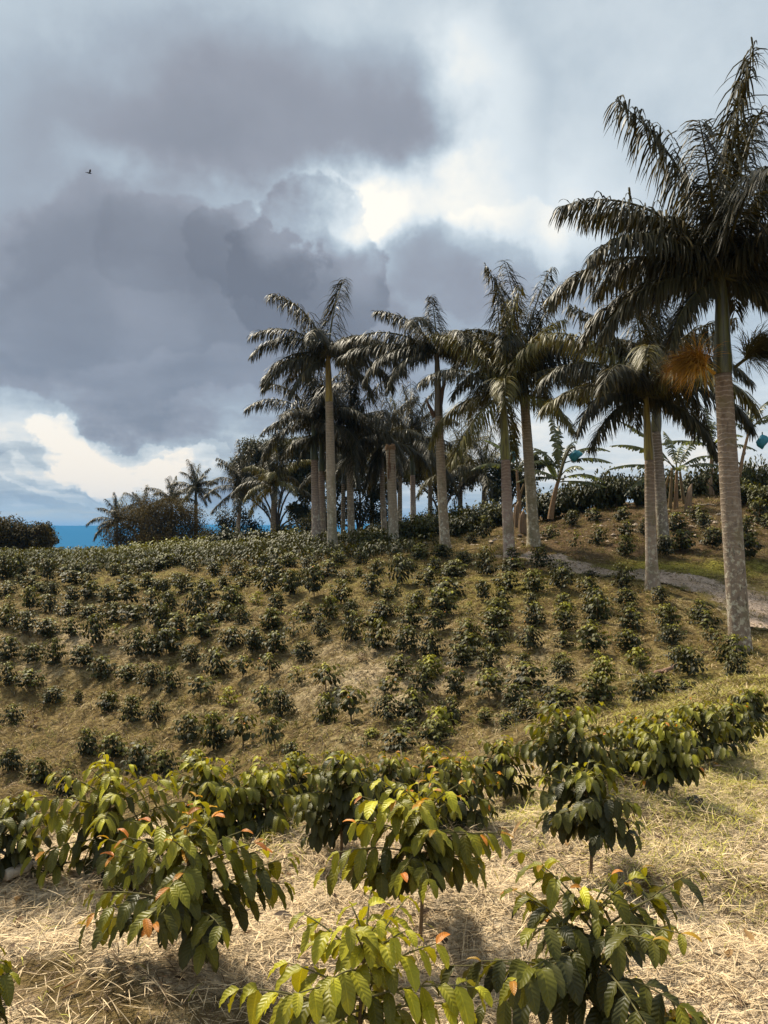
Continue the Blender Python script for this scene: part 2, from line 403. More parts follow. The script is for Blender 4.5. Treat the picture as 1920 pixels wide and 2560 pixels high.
tag(obj('hills',mesh('hills',np.stack([R_*np.sin(A_),R_*np.cos(A_),HZ],-1).reshape(-1,3),hq,hills_mat())),'distant blue mountain range beyond the valley','hills',kind='structure')
# the air between
def haze_mat():
    m,nt,out=newmat('haze_air'); b=NB(nt)
    v=b.n('ShaderNodeVolumePrincipled',{'Color':(.10,.44,.95,1),'Density':HAZE,'Anisotropy':0.0})
    nt.links.new(v.outputs[0],out.inputs['Volume']); return m
HAZE=1.4e-4
bx=np.array([[x,y,z] for z in (-306,200) for y in (-11600,11600) for x in (-11600,11600)],float)
bq=np.array([[0,2,3,1],[4,5,7,6],[0,1,5,4],[2,6,7,3],[0,4,6,2],[1,3,7,5]])
tag(obj('haze',mesh('haze',bx,bq,haze_mat(),smooth=False)),'thin bluish air over the valley','haze',kind='stuff')

# ------------------------------------------------------------------ coffee plants
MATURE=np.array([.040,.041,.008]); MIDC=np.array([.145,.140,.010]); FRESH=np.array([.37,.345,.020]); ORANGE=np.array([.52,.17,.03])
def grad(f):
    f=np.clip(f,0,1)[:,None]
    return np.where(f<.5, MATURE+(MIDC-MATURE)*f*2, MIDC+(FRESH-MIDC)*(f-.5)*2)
def coffee(h,w,clear=.22,nodes=10,LL=.145,ns=7,nw=4,young=.3,orange=.3,seed=0,twig=4,pairs=5,reach=None,stemr=.009,droopb=30,dome=False,dim=1.0):
    rg=np.random.default_rng(seed)
    stem=Geo(); fol=Geo(); new=Geo()
    lean=rg.normal(0,.03,2)*h
    zz=np.linspace(0,h*.95,8)
    SP=np.stack([lean[0]*(zz/h)**2+.008*np.sin(zz*9+seed),lean[1]*(zz/h)**2+.008*np.cos(zz*8+seed),zz],-1)
    stem.add(*tube(SP,np.linspace(stemr,stemr*.35,8),6,(.17,.115,.065)))
    def sp(z): return np.array([np.interp(z,zz,SP[:,i]) for i in range(3)])
    P=[];D=[];Ln=[];FR=[];G1=[];NP=[];ND=[];NL=[];NC=[]
    a0=rg.uniform(0,6.28)
    for k in range(nodes):
        s=k/(nodes-1); z=h*(clear+(0.93-clear)*s)
        bl=(w/2-LL*.35)*np.interp(s,[0,.25,.55,.8,1],[.80,1.0,.98,.74,.28] if dome else [.70,1.0,.96,.76,.36])
        el=np.interp(s,[0,.4,.8,1],[R(20),R(24),R(40),R(62)])
        for q in range(2):
            az=a0+k*1.571+q*3.1416+rg.normal(0,.25)
            L=bl*rg.uniform(.75,1.12)
            if reach is not None and k==1 and q==0: az=reach[0]; L=reach[1]
            e=el+rg.normal(0,.10); m=7
            u=np.linspace(0,1,m); ang=e-u*R(droopb)*(1.1-.5*s)
            st=np.stack([np.cos(ang)*math.cos(az),np.cos(ang)*math.sin(az),np.sin(ang)],-1)*(L/(m-1)*1.0)
            BP=sp(z)+np.concatenate([[np.zeros(3)],np.cumsum(st[:-1],0)])
            stem.add(*tube(BP,np.linspace(stemr*.45,stemr*.2,m),twig,(.13,.115,.045)))
            npair=max(2,int(round(pairs*L/(w/2)*1.0))+1)
            for i in range(npair):
                qq=(i+.75)/(npair-.25) if npair>1 else 1.
                qq=min(qq,1.0)
                p=np.array([np.interp(qq,u,BP[:,c]) for c in range(3)])
                bd=nrm(st[min(int(qq*(m-1)),m-1)]); sd=nrm(np.cross(bd,[0,0,1])); ub=np.cross(sd,bd); rl=rg.normal(0,.55); sd=sd*math.cos(rl)+ub*math.sin(rl)
                tip=i==npair-1
                for sg in (-1,1):
                    if rg.random()<.08 and not tip: continue
                    d=sg*sd*rg.uniform(.5,1.)+bd*(rg.uniform(.25,.85)+(.5 if tip else 0))+np.array([0,0,rg.uniform(-.35,.25)])
                    l=LL*rg.uniform(.78,1.15)*(.72 if tip else 1)*(1-.22*s)
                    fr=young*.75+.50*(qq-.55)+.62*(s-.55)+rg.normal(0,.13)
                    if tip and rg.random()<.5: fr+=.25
                    if tip and rg.random()<orange*(.25+.75*s):
                        NP.append(p);ND.append(d+[0,0,.3]);NL.append(l*.75);NC.append(ORANGE*rg.uniform(.7,1.1)+(FRESH-ORANGE)*rg.uniform(0,.5))
                    else:
                        P.append(p);D.append(d);Ln.append(l);FR.append(fr);G1.append(rg.uniform(1.3,3.0)*(1-.2*s))
    top=sp(h*.95)
    for lev,(dz,nn,ll,up) in enumerate(((-.10,2,.9,.35),(-.05,2,.8,.7),(0,2,.55,1.5))):
        for i in range(nn):
            a=a0+lev*1.57+i*3.14
            d=np.array([math.cos(a),math.sin(a),up]); p=top+[0,0,dz*h*.6]
            if lev==2 or rg.random()<orange*.7:
                NP.append(p);ND.append(d);NL.append(LL*ll*.8);NC.append(ORANGE*rg.uniform(.6,1.)*orange+FRESH*1.15*(1-orange))
            else:
                P.append(p);D.append(d);Ln.append(LL*ll);FR.append(.75+young*.4);G1.append(1.1)
    P=np.array(P);D=np.array(D);Ln=np.array(Ln);FR=np.array(FR);G1=np.array(G1)
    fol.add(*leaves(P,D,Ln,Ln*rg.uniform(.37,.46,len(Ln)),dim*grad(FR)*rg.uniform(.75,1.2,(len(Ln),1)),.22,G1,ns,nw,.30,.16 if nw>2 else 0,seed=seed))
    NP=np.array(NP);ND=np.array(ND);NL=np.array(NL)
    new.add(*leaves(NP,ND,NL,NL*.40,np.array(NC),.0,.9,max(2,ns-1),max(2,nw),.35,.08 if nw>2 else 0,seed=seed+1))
    return stem,fol,new

def place_coffee(name,loc,rz,meshes,scale=(1,1,1)):
    r=empty(name,loc,rz); r.scale=scale
    for nm,me in zip(('stem','foliage','new_leaves'),meshes):
        if me is not None: obj(nm,me,r)
    return r

# --- close plants on the terrace: (foot px, py, width px, height px, yield of young colour, orange, clear stem, label)
G_NEAR='young coffee plants on the straw terrace'
near=[
 (480,2505,560,455,.50,.65,.20,'waist high coffee plant with orange tip leaves and bare foot standing in dry straw',(R(168),.44)),
 (1050,2345,450,392,.72,.55,.24,'light green coffee plant with a straight bare stem and drooping outer branches',(R(186),.40)),
 (1475,2188,315,285,.06,.03,.25,'compact dark glossy coffee plant with one pale green shoot on top',None),
 (1490,2650,640,455,.24,.42,.14,'broad dark coffee plant with long side branches and orange new leaves on top',(R(178),.46)),
 (905,2800,640,470,.98,.03,.12,'bright lime green coffee plant cut off by the bottom edge',None),
 (-75,2640,240,260,.40,.2,.2,'coffee plant of which only one drooping branch reaches into view',None),
 (1690,2720,250,190,.35,.5,.2,'low coffee plant peeping in at the bottom with orange leaf tips',None),
 (20,2215,270,225,.16,.05,.08,'dense dark coffee bush at the rim beside the pale half buried log',None),
 (270,2200,400,275,.62,.12,.10,'wide yellow green coffee bush behind the waist high orange tipped plant',None),
 (525,2110,270,215,.40,.05,.10,'leafy coffee bush crowded between two wide rim bushes',None),
 (660,2098,250,180,.48,.05,.10,'coffee bush with pale upright shoots on the rim of the hollow',None),
 (850,2150,235,285,.16,.03,.20,'tall coffee bush with hanging black green lower leaves behind the light green plant',None),
 (745,2045,150,170,.22,.03,.10,'slim coffee bush with one bare diagonal shoot on the rim',None),
 (975,2035,190,150,.18,.25,.10,'rounded coffee bush on the rim behind the straight stemmed light green plant',None),
 (1150,2078,215,190,.30,.75,.12,'coffee bush tipped with a bright orange rosette above the green grass patch',None),
 (1085,2010,170,140,.28,.1,.10,'small coffee bush hemmed in behind the orange rosette bush',None),
 (1255,1985,170,140,.25,.03,.10,'low dark coffee bush filling the gap beside the orange rosette bush',None),
 (1425,1992,290,232,.20,.03,.16,'largest coffee bush of the rim with broad hanging leaves above the compact glossy plant',None),
 (1560,1960,180,140,.24,.03,.10,'dark coffee bush on the rim between the largest one and the single stemmed one',None),
 (1665,2008,220,210,.40,.25,.26,'yellowish coffee bush with one visible crooked stem at the end of the rim row',None),
 (1600,1890,170,95,.28,.03,.08,'low coffee bush at the far side of the rim row',None),
 (1760,1905,200,150,.30,.03,.12,'full coffee bush beside the open lawn behind the crooked stemmed one',None),
 (1835,1870,150,120,.22,.1,.12,'coffee bush near the outer end of the rim row by the lawn',None),
 (1885,1815,105,95,.10,.03,.2,'last small dark coffee bush of the rim row on the open lawn',None),
 (1690,1860,150,85,.25,.05,.10,'coffee bush half hidden behind the full one beside the lawn',None),
]
bushes=[]   # every coffee bush: (object, px, py, wpx, hpx, look)
for i,(px,py,wp,hp,yo,orr,cl,lab,reach) in enumerate(near):
    p=hit(px,py,1.2); Y=p[1]; w=wp*Y/F; h=hp*Y/F*1.02
    LL=float(np.clip(.10*w+.05,.10,.122)) if i<7 else float(np.clip(.10*w+.05,.095,.115))
    if i==4: LL=.115
    nd=int(np.clip(h/.042,10,15)) if i<7 else int(np.clip(h/.034,11,16)); cl+=(.21 if i<7 else .08); w*=(1.16 if i==3 else .98) if i<7 else 1.12; h*=(.95 if i==4 else .86) if i<7 else .88
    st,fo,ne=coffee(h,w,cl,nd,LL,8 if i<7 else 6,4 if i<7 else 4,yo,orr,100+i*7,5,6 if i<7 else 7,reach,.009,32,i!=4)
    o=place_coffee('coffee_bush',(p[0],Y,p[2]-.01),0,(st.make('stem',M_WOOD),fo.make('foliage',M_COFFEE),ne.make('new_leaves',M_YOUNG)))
    tag(o,lab,'coffee bush',G_NEAR)

# --- the field: readings per sheet (x, foot y, width, height[, look]); looks: y yellow, s sparse, d dry brown, t thin umbrella, g fresh green top
S=4.1475
field={
(0,1380):"60 280 190 230|190 300 180 210|330 295 170 110|490 320 170 190|660 250 150 110|810 240 150 110|960 230 120 100|1200 250 150 110|1330 250 150 100|1460 275 160 130|1620 200 150 120|1500 170 150 110|1130 110 140 90|740 340 210 120|910 350 150 110|330 415 170 130|210 380 100 90|80 440 170 150|440 440 130 100|540 460 130 110|740 490 150 130|910 490 180 150|1110 570 200 160|1310 580 200 190|1290 360 170 110|1530 390 180 130|1640 420 130 100|100 580 130 110 s|310 610 180 190|510 620 170 170|710 650 190 140|920 670 190 130|1180 750 220 170|1380 760 230 150|1570 600 190 210|80 800 160 180|250 860 250 200|480 880 230 160|740 900 170 170|1000 980 220 230|1190 960 210 190 s|1620 800 170 190|1430 1060 240 230|1600 1075 200 190|80 1090 180 190",
(400,1380):"60 190 190 150|200 170 170 140|340 230 140 100|200 300 170 100|560 250 150 130|430 360 90 100|650 360 130 110|250 440 220 180|50 450 120 130|490 500 200 150|740 560 190 190|800 280 180 170|860 380 160 90|980 290 160 120|1110 430 200 190|1190 280 190 150|1340 480 210 220|1450 310 150 140|1600 510 220 250|1080 160 150 120|1330 180 160 130|1560 210 170 150|990 540 130 110 y|820 560 110 110 s|100 640 180 200|380 690 220 240|620 720 220 220|850 770 160 170|1200 640 150 160|1520 690 180 140|1140 800 200 180|1380 860 200 200 s|180 840 270 200|450 920 240 220|730 990 190 180|980 1030 200 190|1200 1080 230 200|30 800 120 210|70 1110 250 230",
(800,1380):"80 250 200 150|200 170 190 140|430 150 170 130|600 280 180 180|390 270 140 120|850 360 220 240|920 190 150 130|1020 130 130 130|1130 370 230 190|1260 100 170 130|1190 180 150 120|1400 230 200 150|1500 130 180 130|260 330 130 110|220 530 210 200|530 440 190 170|430 550 60 80 d|700 550 130 110|790 500 100 120|1360 300 190 110|1340 460 260 160|1270 650 300 230|1040 510 110 120|980 600 170 140|90 730 200 200|310 710 150 170|660 710 210 160|540 750 220 90|940 790 230 210|1200 840 200 180|1560 690 110 130 s|1540 890 230 200|20 910 180 190|330 960 200 240|620 1060 240 270|890 1080 210 250|1160 1080 230 230|1510 1070 270 200",
(1200,1380):"70 260 190 220|330 240 230 170|330 120 150 110|280 400 210 170|630 220 200 180|820 270 200 140|560 430 230 220|850 420 220 190|1150 240 140 80|1140 400 200 170|1490 400 210 220|40 530 130 190|240 560 180 170|200 690 230 180|540 550 130 120|560 760 240 210|870 590 190 180|1180 580 220 200|1500 570 190 160|1210 760 250 220|880 710 170 140 g|1550 650 160 140|1560 820 230 180|180 860 260 180|870 890 240 190|1130 870 160 120|1180 1050 290 220|520 1040 230 210|150 1040 220 200|1560 980 260 180|870 1030 190 150",
(1520,1380):"540 560 150 130|570 660 170 110|620 830 200 220|670 960 240 170|960 670 230 140|1010 820 250 170|1090 960 170 150 t|740 1090 200 150",
(0,1600):"320 230 160 160|550 290 180 220|840 300 220 200|1070 340 200 170|1320 400 180 160|1560 510 220 230|80 480 180 180|280 530 230 170|550 640 200 140|810 650 90 110|1100 770 180 170|1370 880 230 210|1600 890 180 190|120 920 170 170|340 950 150 150 d",
(400,1600):"320 270 180 170|590 350 260 230|860 410 210 190 t|1140 400 220 200 t|1500 220 200 170|1430 500 220 150 s|100 580 200 200|420 650 270 190 t|720 700 190 150 y|1040 770 230 230 t|1270 800 240 230",
(800,1600):"60 570 290 250 t|810 360 220 180|1170 350 190 190 g|1470 330 220 200|740 560 250 190 t|1080 610 250 260|1400 590 200 250|320 860 300 290 t|50 870 200 310|700 860 280 220|940 790 290 220|930 890 160 90|1240 970 270 250 g|1390 820 230 260|440 240 120 80 d",
(1200,1600):"110 340 230 200|450 250 140 110|480 510 320 220|840 280 220 150|860 430 210 170|100 650 250 200 t|100 480 230 150|380 660 260 190|760 600 240 120|830 730 300 170|1220 260 150 130 s|1270 430 190 190 g|1340 640 200 220|1230 720 340 250|470 850 280 210|280 980 200 140|50 900 170 130",
(1520,1600):"830 380 260 250|800 520 230 170|310 220 160 150 g|340 360 110 130|490 550 270 170|370 680 230 210|1270 270 300 240|1340 440 230 230",
(0,1800):"920 370 230 200|1170 440 240 230|1450 520 330 240|130 550 190 190|400 650 230 200|700 730 240 230|120 1000 250 110",
(400,1780):"290 260 240 250|560 390 260 310|860 360 290 280 t|1200 400 270 290 t|60 690 250 230|350 560 260 170 g|1380 600 200 200|770 590 150 120 s|1050 640 200 160 d",
(800,1740):"540 430 100 80 g|830 560 300 170|1210 560 220 180|480 600 190 150 s|220 500 70 60 s",
}
rows=[]
for (ox,oy),txt in field.items():
    for r in txt.split('|'):
        q=r.split(); look=q[4] if len(q)>4 else ''
        x,y,w,h=[float(v) for v in q[:4]]
        rows.append((ox+x/S,oy+y/S,w/S,h/S,look,'field'))
for r in "290 1165 80 90|425 1230 80 100 s|425 1100 80 80|575 1075 90 70|590 1210 100 100|745 1075 90 80|760 1180 90 110|765 1290 110 110|880 1160 70 90|1085 1120 120 90|1220 1060 110 80|1260 1120 90 80|1310 1220 110 110|1130 1240 140 110|1510 1200 110 130|1545 1330 140 140|1600 1060 120 130|1650 1110 60 80|1020 1290 130 100".split('|'):
    q=r.split(); x,y,w,h=[float(v) for v in q[:4]]
    rows.append((1260+x/2.514,880+y/2.514,w/2.514,h/2.514,q[4] if len(q)>4 else '','bank'))
for x,y,w,h in ((1175,1400,70,80),(870,1490,80,60),(980,1490,80,60),(1120,1420,60,50)):
    rows.append((600+x/1.929,620+y/1.929,w/1.929,h/1.929,'','bank'))
protos={}
def build_protos():
    kinds={'':[(0.0,.02,.16,14,.19,6),(0.02,.02,.20,11,.22,5),(0.0,.0,.10,15,.17,6),(.05,.02,.24,12,.19,6),(0.,.02,.14,9,.24,5),(.10,.04,.16,14,.18,6),(0.0,.0,.18,16,.17,5),(.04,.02,.12,12,.20,5),(.16,.03,.2,11,.20,6),(0.,.0,.16,13,.20,4)],'g':[(.62,.05,.16,10,.26,5)]*2,'y':[(1.0,.1,.16,8,.22,3)],'s':[(.40,.02,.2,5,.20,3)]*2,'t':[(.10,.02,.44,6,.24,4)]*3,'d':[(.5,.0,.1,5,.2,3)]}
    for k,lst in kinds.items():
        out=[]
        for i,(yo,orr,cl,nd,LL,pr) in enumerate(lst):
            yo2=yo+(.12*(i%3)-.06 if k=='' else 0)
            st,fo,ne=coffee(1.0,1.0,cl,nd,LL*(1+.08*(i%2)),3,2,yo2,orr,900+i*13+ord((k or 'x')[0]),3,pr,None,.018,22,True,.62 if k=='' else .85)
            if k=='d':
                for g in (fo,ne): g.A=[np.tile([.15,.085,.035,1.],(len(a),1)) for a in g.A]
            out.append((st.make('stem',M_WOOD),fo.make('foliage',M_SMALL if k!='y' else M_SMALL),ne.make('new_leaves',M_SMALL)))
        protos[k]=out
build_protos()
LOOK={'':'dark','g':'fresh green','y':'yellow leaved','s':'half bare','t':'umbrella shaped','d':'withered brown'}
for i,(px,py,wp,hp,look,where) in enumerate(rows):
    p=hit(px,py,8.0 if where=='field' else 20); Y=p[1]
    w=wp*Y/F*1.58*rng.uniform(.92,1.1); h=hp*Y/F*1.22*rng.uniform(.94,1.1)
    pr=protos[look][i%len(protos[look])]
    o=place_coffee('coffee_bush',(p[0],Y,float(HB(np.array([p[0]]),np.array([Y]))[0])-.01),rng.uniform(0,6.28),pr,(w*rng.uniform(.9,1.1),w*rng.uniform(.9,1.1),h)); o.rotation_euler=(rng.normal(0,.07),rng.normal(0,.07),o.rotation_euler[2])
    bushes.append([o,px,py,w,h,look,where])
# labels: each bush told from the others by its look and by counting away from something one can find
ordn='nearest second third fourth fifth sixth seventh eighth ninth tenth eleventh twelfth thirteenth fourteenth fifteenth sixteenth seventeenth eighteenth nineteenth twentieth'.split()
ordn[0]='first'
marks=[('the lone yellow leaved bush',639,1510),('the fallen pale pole',1655,1688),('the thickest palm',1850,1620),('the yellow shafted palm',1630,1475),
 ('the withered brown shrub',82,1829),('the dry brown leaf clump',906,1658),('the tallest umbrella bush',877,1807),('the bright topped bush',1099,1834),
 ('the orange rosette bush',1145,1990),('the widest rim bush',270,2020),('the leaning palm',1112,1365),('the pinkish ringed palm',1275,1390),
 ('the broken trunk',985,1372),('the thin seedling',1783,1611),('the pale straw clearing',1010,1690),('the yellowish half bare bush',574,1769),
 ('the distant blue range',150,1370),('the rounded shrub mound',380,1372),('the cut banana stump',1720,1290),('the flared spotted palm',1335,1365),('the pale half buried log',60,2200),('the largest rim bush',1425,1780)]
groups={}
for bi,b in enumerate(bushes):
    best=min(range(len(marks)),key=lambda k:(b[1]-marks[k][1])**2+((b[2]-marks[k][2])*1.5)**2)
    dx=b[1]-marks[best][1]; dy=(b[2]-marks[best][2])*1.5
    if abs(dx)>abs(dy): dr='on its track side' if dx>0 else 'on its valley side'
    else: dr='downhill of it' if dy>0 else 'uphill of it'
    groups.setdefault((best,dr),[]).append((dx*dx+dy*dy,bi))
for (k,dr),lst in groups.items():
    for rank,(d,bi) in enumerate(sorted(lst)):
        b=bushes[bi]; w,h=b[3],b[4]
        size='tiny' if max(w,h)<.36 else 'low' if h<.42*w/.6 and h<.45 else 'tall' if h>.68 else 'wide' if w>.72 else 'round'
        rel={'on its track side':'from %s towards the track','on its valley side':'from %s towards the valley','downhill of it':'downhill of %s','uphill of it':'uphill of %s'}[dr]%marks[k][0]
        lab='%s %s coffee bush, %s %s'%(size,LOOK[b[5]],ordn[min(rank,19)],rel)
        tag(b[0],lab,'coffee bush','coffee bushes planted across the far slope' if b[6]=='field' else 'coffee bushes on the brown bank behind the track')
print('field bushes',len(bushes),'near',len(near))

# the farthest rows of the field merge into one mass of foliage
mass=Geo(); rg=np.random.default_rng(77)
cand=[]
for Y in np.arange(27.5,45,.62):
    for X in np.arange(-24,6,.62):
        cand.append((X+rg.normal(0,.16),Y+rg.normal(0,.16)))
cand=np.array(cand); cz=H(cand[:,0],cand[:,1]); cpx=960+F*cand[:,0]/cand[:,1]; cpy=1350-F*(cz-CAMZ)/cand[:,1]
lim=np.interp(cpx,[-50,200,420,700,880,1000,1060],[1436,1440,1424,1424,1416,1398,1386])
ok=(cpx>-60)&(cpx<1070)&(cpy<lim)&~((cpx>1000)&(cpy<1372))
cand=cand[ok]; cz=cz[ok]
for (X,Y),z in zip(cand,cz):
    hh=rg.uniform(.45,.78); ww=rg.uniform(.45,.62); n=46
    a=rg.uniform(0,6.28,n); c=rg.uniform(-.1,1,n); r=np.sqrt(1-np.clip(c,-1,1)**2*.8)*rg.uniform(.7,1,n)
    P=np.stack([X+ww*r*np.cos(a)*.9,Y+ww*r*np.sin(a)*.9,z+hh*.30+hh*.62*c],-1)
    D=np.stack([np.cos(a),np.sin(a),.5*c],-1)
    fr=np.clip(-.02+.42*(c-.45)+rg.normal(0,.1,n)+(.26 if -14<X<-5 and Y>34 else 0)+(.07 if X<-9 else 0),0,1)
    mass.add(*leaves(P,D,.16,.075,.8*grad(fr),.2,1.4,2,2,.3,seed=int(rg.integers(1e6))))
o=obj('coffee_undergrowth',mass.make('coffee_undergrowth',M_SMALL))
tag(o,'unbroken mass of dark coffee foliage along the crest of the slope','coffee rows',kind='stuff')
# ------------------------------------------------------------------ palms
_fr={}; FEET=[]
def frond(e0,droop,L,seed,detail=70,tone=0,wide=.036,leaflet=.84):
    key=(round(e0/6),round(droop/8),round(L,1),seed%4,detail,tone)
    if key in _fr: return _fr[key]
    rg=np.random.default_rng(abs(hash(key))%2**31)
    n=26; u=np.linspace(0,1,n); el=np.radians(e0-droop*u**1.25)
    sway=rg.normal(0,.12)*u**2*L*.5
    st=np.stack([np.cos(el),0*el,np.sin(el)],-1)*(L/(n-1))
    C=np.concatenate([[np.zeros(3)],np.cumsum(st[:-1],0)]); C[:,1]+=sway
    g=Geo()
    g.add(*tube(C,np.linspace(.045,.008,n)*min(1,L/3.2),5,(.10,.09,.03)))
    m=int(detail*2.0); q=np.linspace(.10,.995,m)+rg.normal(0,.003,m); q=np.clip(q,.08,1)
    PP=np.stack([np.interp(q,u,C[:,i]) for i in range(3)],-1)
    T=nrm(np.stack([np.interp(q,u,np.gradient(C[:,i])) for i in range(3)],-1))
    sd=np.tile([0.,1.,0.],(m,1)); up=nrm(np.cross(T,sd))*-1; up=np.where(up[:,2:3]<0,-up,up)
    allP=[];allD=[];allL=[]
    for sg in (-1,1):
        D=T*rg.uniform(.35,.75,(m,1))+sg*sd*rg.uniform(.55,1.,(m,1))+up*rg.uniform(-.5,.95,(m,1))
        allP.append(PP); allD.append(D)
        allL.append(leaflet*(L/3.4)*(.50+.55*np.sin(np.pi*np.clip(q,0,1)**.75))*rg.uniform(.8,1.12,m))
    P=np.concatenate(allP);D=np.concatenate(allD);Ls=np.concatenate(allL); N=len(P)
    k=rg.uniform(.7,1.25,(N,1))
    base=np.array([[.034,.030,.011],[.105,.090,.018],[.13,.085,.03]][tone])
    col=base*k; br=rg.random(N)<.10; col[br]=np.array([.11,.085,.035])*k[br]
    g.add(*leaves(P,D,Ls,wide*rg.uniform(.8,1.2,N),col,.05,rg.uniform(1.2,3.2,N),4,1,0,shape='strip',seed=seed))
    _fr[key]=g.make('frond',M_FROND); return _fr[key]
GEN=[(86,10),(80,34),(84,18),(74,52),(66,62),(58,78),(52,88),(44,92),(36,95),(27,92),(18,85),(8,80),(-2,70),(-14,56),(-28,40)]
def palm(label,base,Y,top,shaft,dia,L,fronds=None,n=13,flare=1.55,tone=(.30,.245,.18),shaftc=(.16,.15,.03),detail=60,seed=0,kind='royal_palm',zbase=None,green=0.0,top_taper=.84,group='royal palms along the crest and the track',minEl=-40):
    rg=np.random.default_rng(seed+50)
    b=point(*base,Y)
    if zbase is not None: b[2]=zbase
    t=point(*top,Y)-b; s=point(*shaft,Y)-b
    root=empty(kind,b); tag(root,label,'palm tree',group); FEET.append((b[0],b[1],dia*flare*.5))
    r=dia/2; ht=t[2]; nn=40; u=np.linspace(0,1,nn)
    bow=.5*u*(1-u)*rg.normal(0,.12)
    Pc=np.stack([t[0]*u+bow,0*u,-.15+(ht+.15)*u],-1)
    prof=r*(1+(flare-1)*np.exp(-u*ht/.45)+.06*np.sin(np.pi*u)-(1-top_taper)*u**1.5)
    g=Geo(); V,Q,ti,lu=tube(Pc,prof,20,tone)
    ang=lu[:,1]*6.283; k=np.exp(-lu[:,0]*ht/.35)*.10*np.sin(ang*5+seed)   # root bulges
    V[:,0]+=np.cos(ang)*k*r; V[:,1]+=np.sin(ang)*k*r
    g.add(V,Q,ti,lu); obj('trunk',g.make('trunk',M_TRUNK),root)
    sh=s-t; u=np.linspace(0,1,14)
    Ps=t+sh*u[:,None]; hs=np.linalg.norm(sh)
    pr=r*top_taper*(1.02-.10*u-.42*u**2.2+.12*np.exp(-((u-.12)/.12)**2))
    g=Geo(); g.add(*tube(Ps,pr,14,shaftc,cap=False)); obj('crownshaft',g.make('crownshaft',M_SHAFT),root)
    lst=fronds
    if lst is None:
        lst=[]; a=rg.uniform(0,360)
        for i in range(n):
            e,d=GEN[int(i*len(GEN)/n)]
            if e<minEl: continue
            lst.append((a+i*137.5+rg.normal(0,10),e+rg.normal(0,5),d+rg.normal(0,8),L*rg.uniform(.86,1.08)))
    for i,f in enumerate(lst):
        az,e,d,l=f[:4]
        me=frond(e,d,l,i,detail,1 if rg.random()<green else 0)
        o=obj('frond',me,root); o.location=s-sh*.06*rg.random(); o.rotation_euler=(0,0,R(az))
    return root,b,t,s
def brush(root,pos,dirv,L,col,seed,name='flower_cluster',n=420,spread=.75,dr=.9):
    rg=np.random.default_rng(seed); g=Geo()
    d=nrm(np.array(dirv,float)); P0=np.array(pos,float)
    arc=np.array([P0+d*L*.42*q+np.array([0,0,-.10*q*q*L]) for q in np.linspace(0,1,6)])
    g.add(*tube(arc,np.linspace(.035,.02,6),6,tuple(np.array(col)*.6)))
    q=rg.uniform(.45,1.,n); P=np.stack([np.interp(q,np.linspace(0,1,6),arc[:,i]) for i in range(3)],-1)
    D=nrm(d+rg.normal(0,spread,(n,3)))
    cc=np.array(col)*rg.uniform(.6,1.25,(n,1))
    g.add(*leaves(P,D,L*.62*rg.uniform(.6,1.1,n),.014,cc,.05,dr,5,1,0,shape='strip',seed=seed))
    obj(name,g.make(name,M_DRY),root)


# the big palm by the track
h0=hit(1852,1628,10); print('P1',h0,hit(1632,1478,12),hit(1275,1392,15)); Y1=h0[1]
F1=[(0,87,14,4.6),(168,79,40,4.2),(30,80,26,4.0),(178,60,84,3.7),(196,46,100,3.17),(176,27,78,3.52),(188,4,72,2.9),(214,-24,42,2.38),(4,60,80,3.52),(352,74,50,3.52),(12,32,82,3.43),(350,4,74,2.99),(322,-28,40,2.38),(92,52,82,3.34),(268,54,92,3.34),(300,42,92,3.26),(58,42,92,3.26),(132,46,88,3.34),(25,48,85,3.43),(236,66,66,3.34),(150,64,70,3.43),(330,58,80,3.43),(110,66,60,3.3),(165,12,80,3.0),(15,15,80,3.0)]
P1=palm('tallest and thickest royal palm with pale lichen spotted foot and an orange flower cluster',(1852,1628),Y1,(1808,935),(1803,690),.365,3.9,F1,flare=1.22,tone=(.25,.19,.14),shaftc=(.075,.075,.018),detail=84,seed=1)
brush(P1[0],P1[2]+[-.18,-.05,.0],(-.80,-.25,.50),1.25,(.58,.30,.035),4,n=1700,spread=.42)
brush(P1[0],P1[2]+[.18,-.08,.1],(.62,-.3,.62),1.25,(.09,.075,.02),5,n=1200,spread=.42)
# second palm
Y2=hit(1632,1478,12)[1]
F2=[(95,84,20,3.4),(175,62,70,3.3),(186,48,105,3.3),(178,22,72,2.9),(200,10,80,2.8),(230,40,110,3.0),(260,55,110,3.2),(300,40,110,3.0),(20,55,95,3.2),(350,35,105,3.2),(335,15,90,3.0),(40,20,85,3.0),(120,45,90,3.0),(80,30,90,3.0),(215,-10,60,2.6),(320,-20,55,2.6),(5,70,70,3.3),(160,74,50,3.3)]
palm('slim ringed palm with a long yellow crownshaft and curtain of hanging fronds beside the track',(1632,1478),Y2,(1623,1150),(1614,985),.265,3.1,F2,flare=1.9,tone=(.31,.24,.18),shaftc=(.24,.19,.03),detail=70,seed=2,green=.15)
palm('grey mossy palm standing in the dark shrubs just behind the yellow shafted one',(1662,1385),26.5,(1640,1080),(1648,900),.36,3.2,None,15,flare=1.35,tone=(.22,.18,.14),shaftc=(.10,.09,.03),seed=3,detail=60)
palm('pinkish ringed palm with green yellow crownshaft and olive fan of fronds',(1275,1392),hit(1275,1392,15)[1],(1264,1150),(1258,985),.34,3.3,None,17,flare=1.35,tone=(.34,.25,.20),shaftc=(.19,.18,.03),seed=4,detail=66,green=.55)
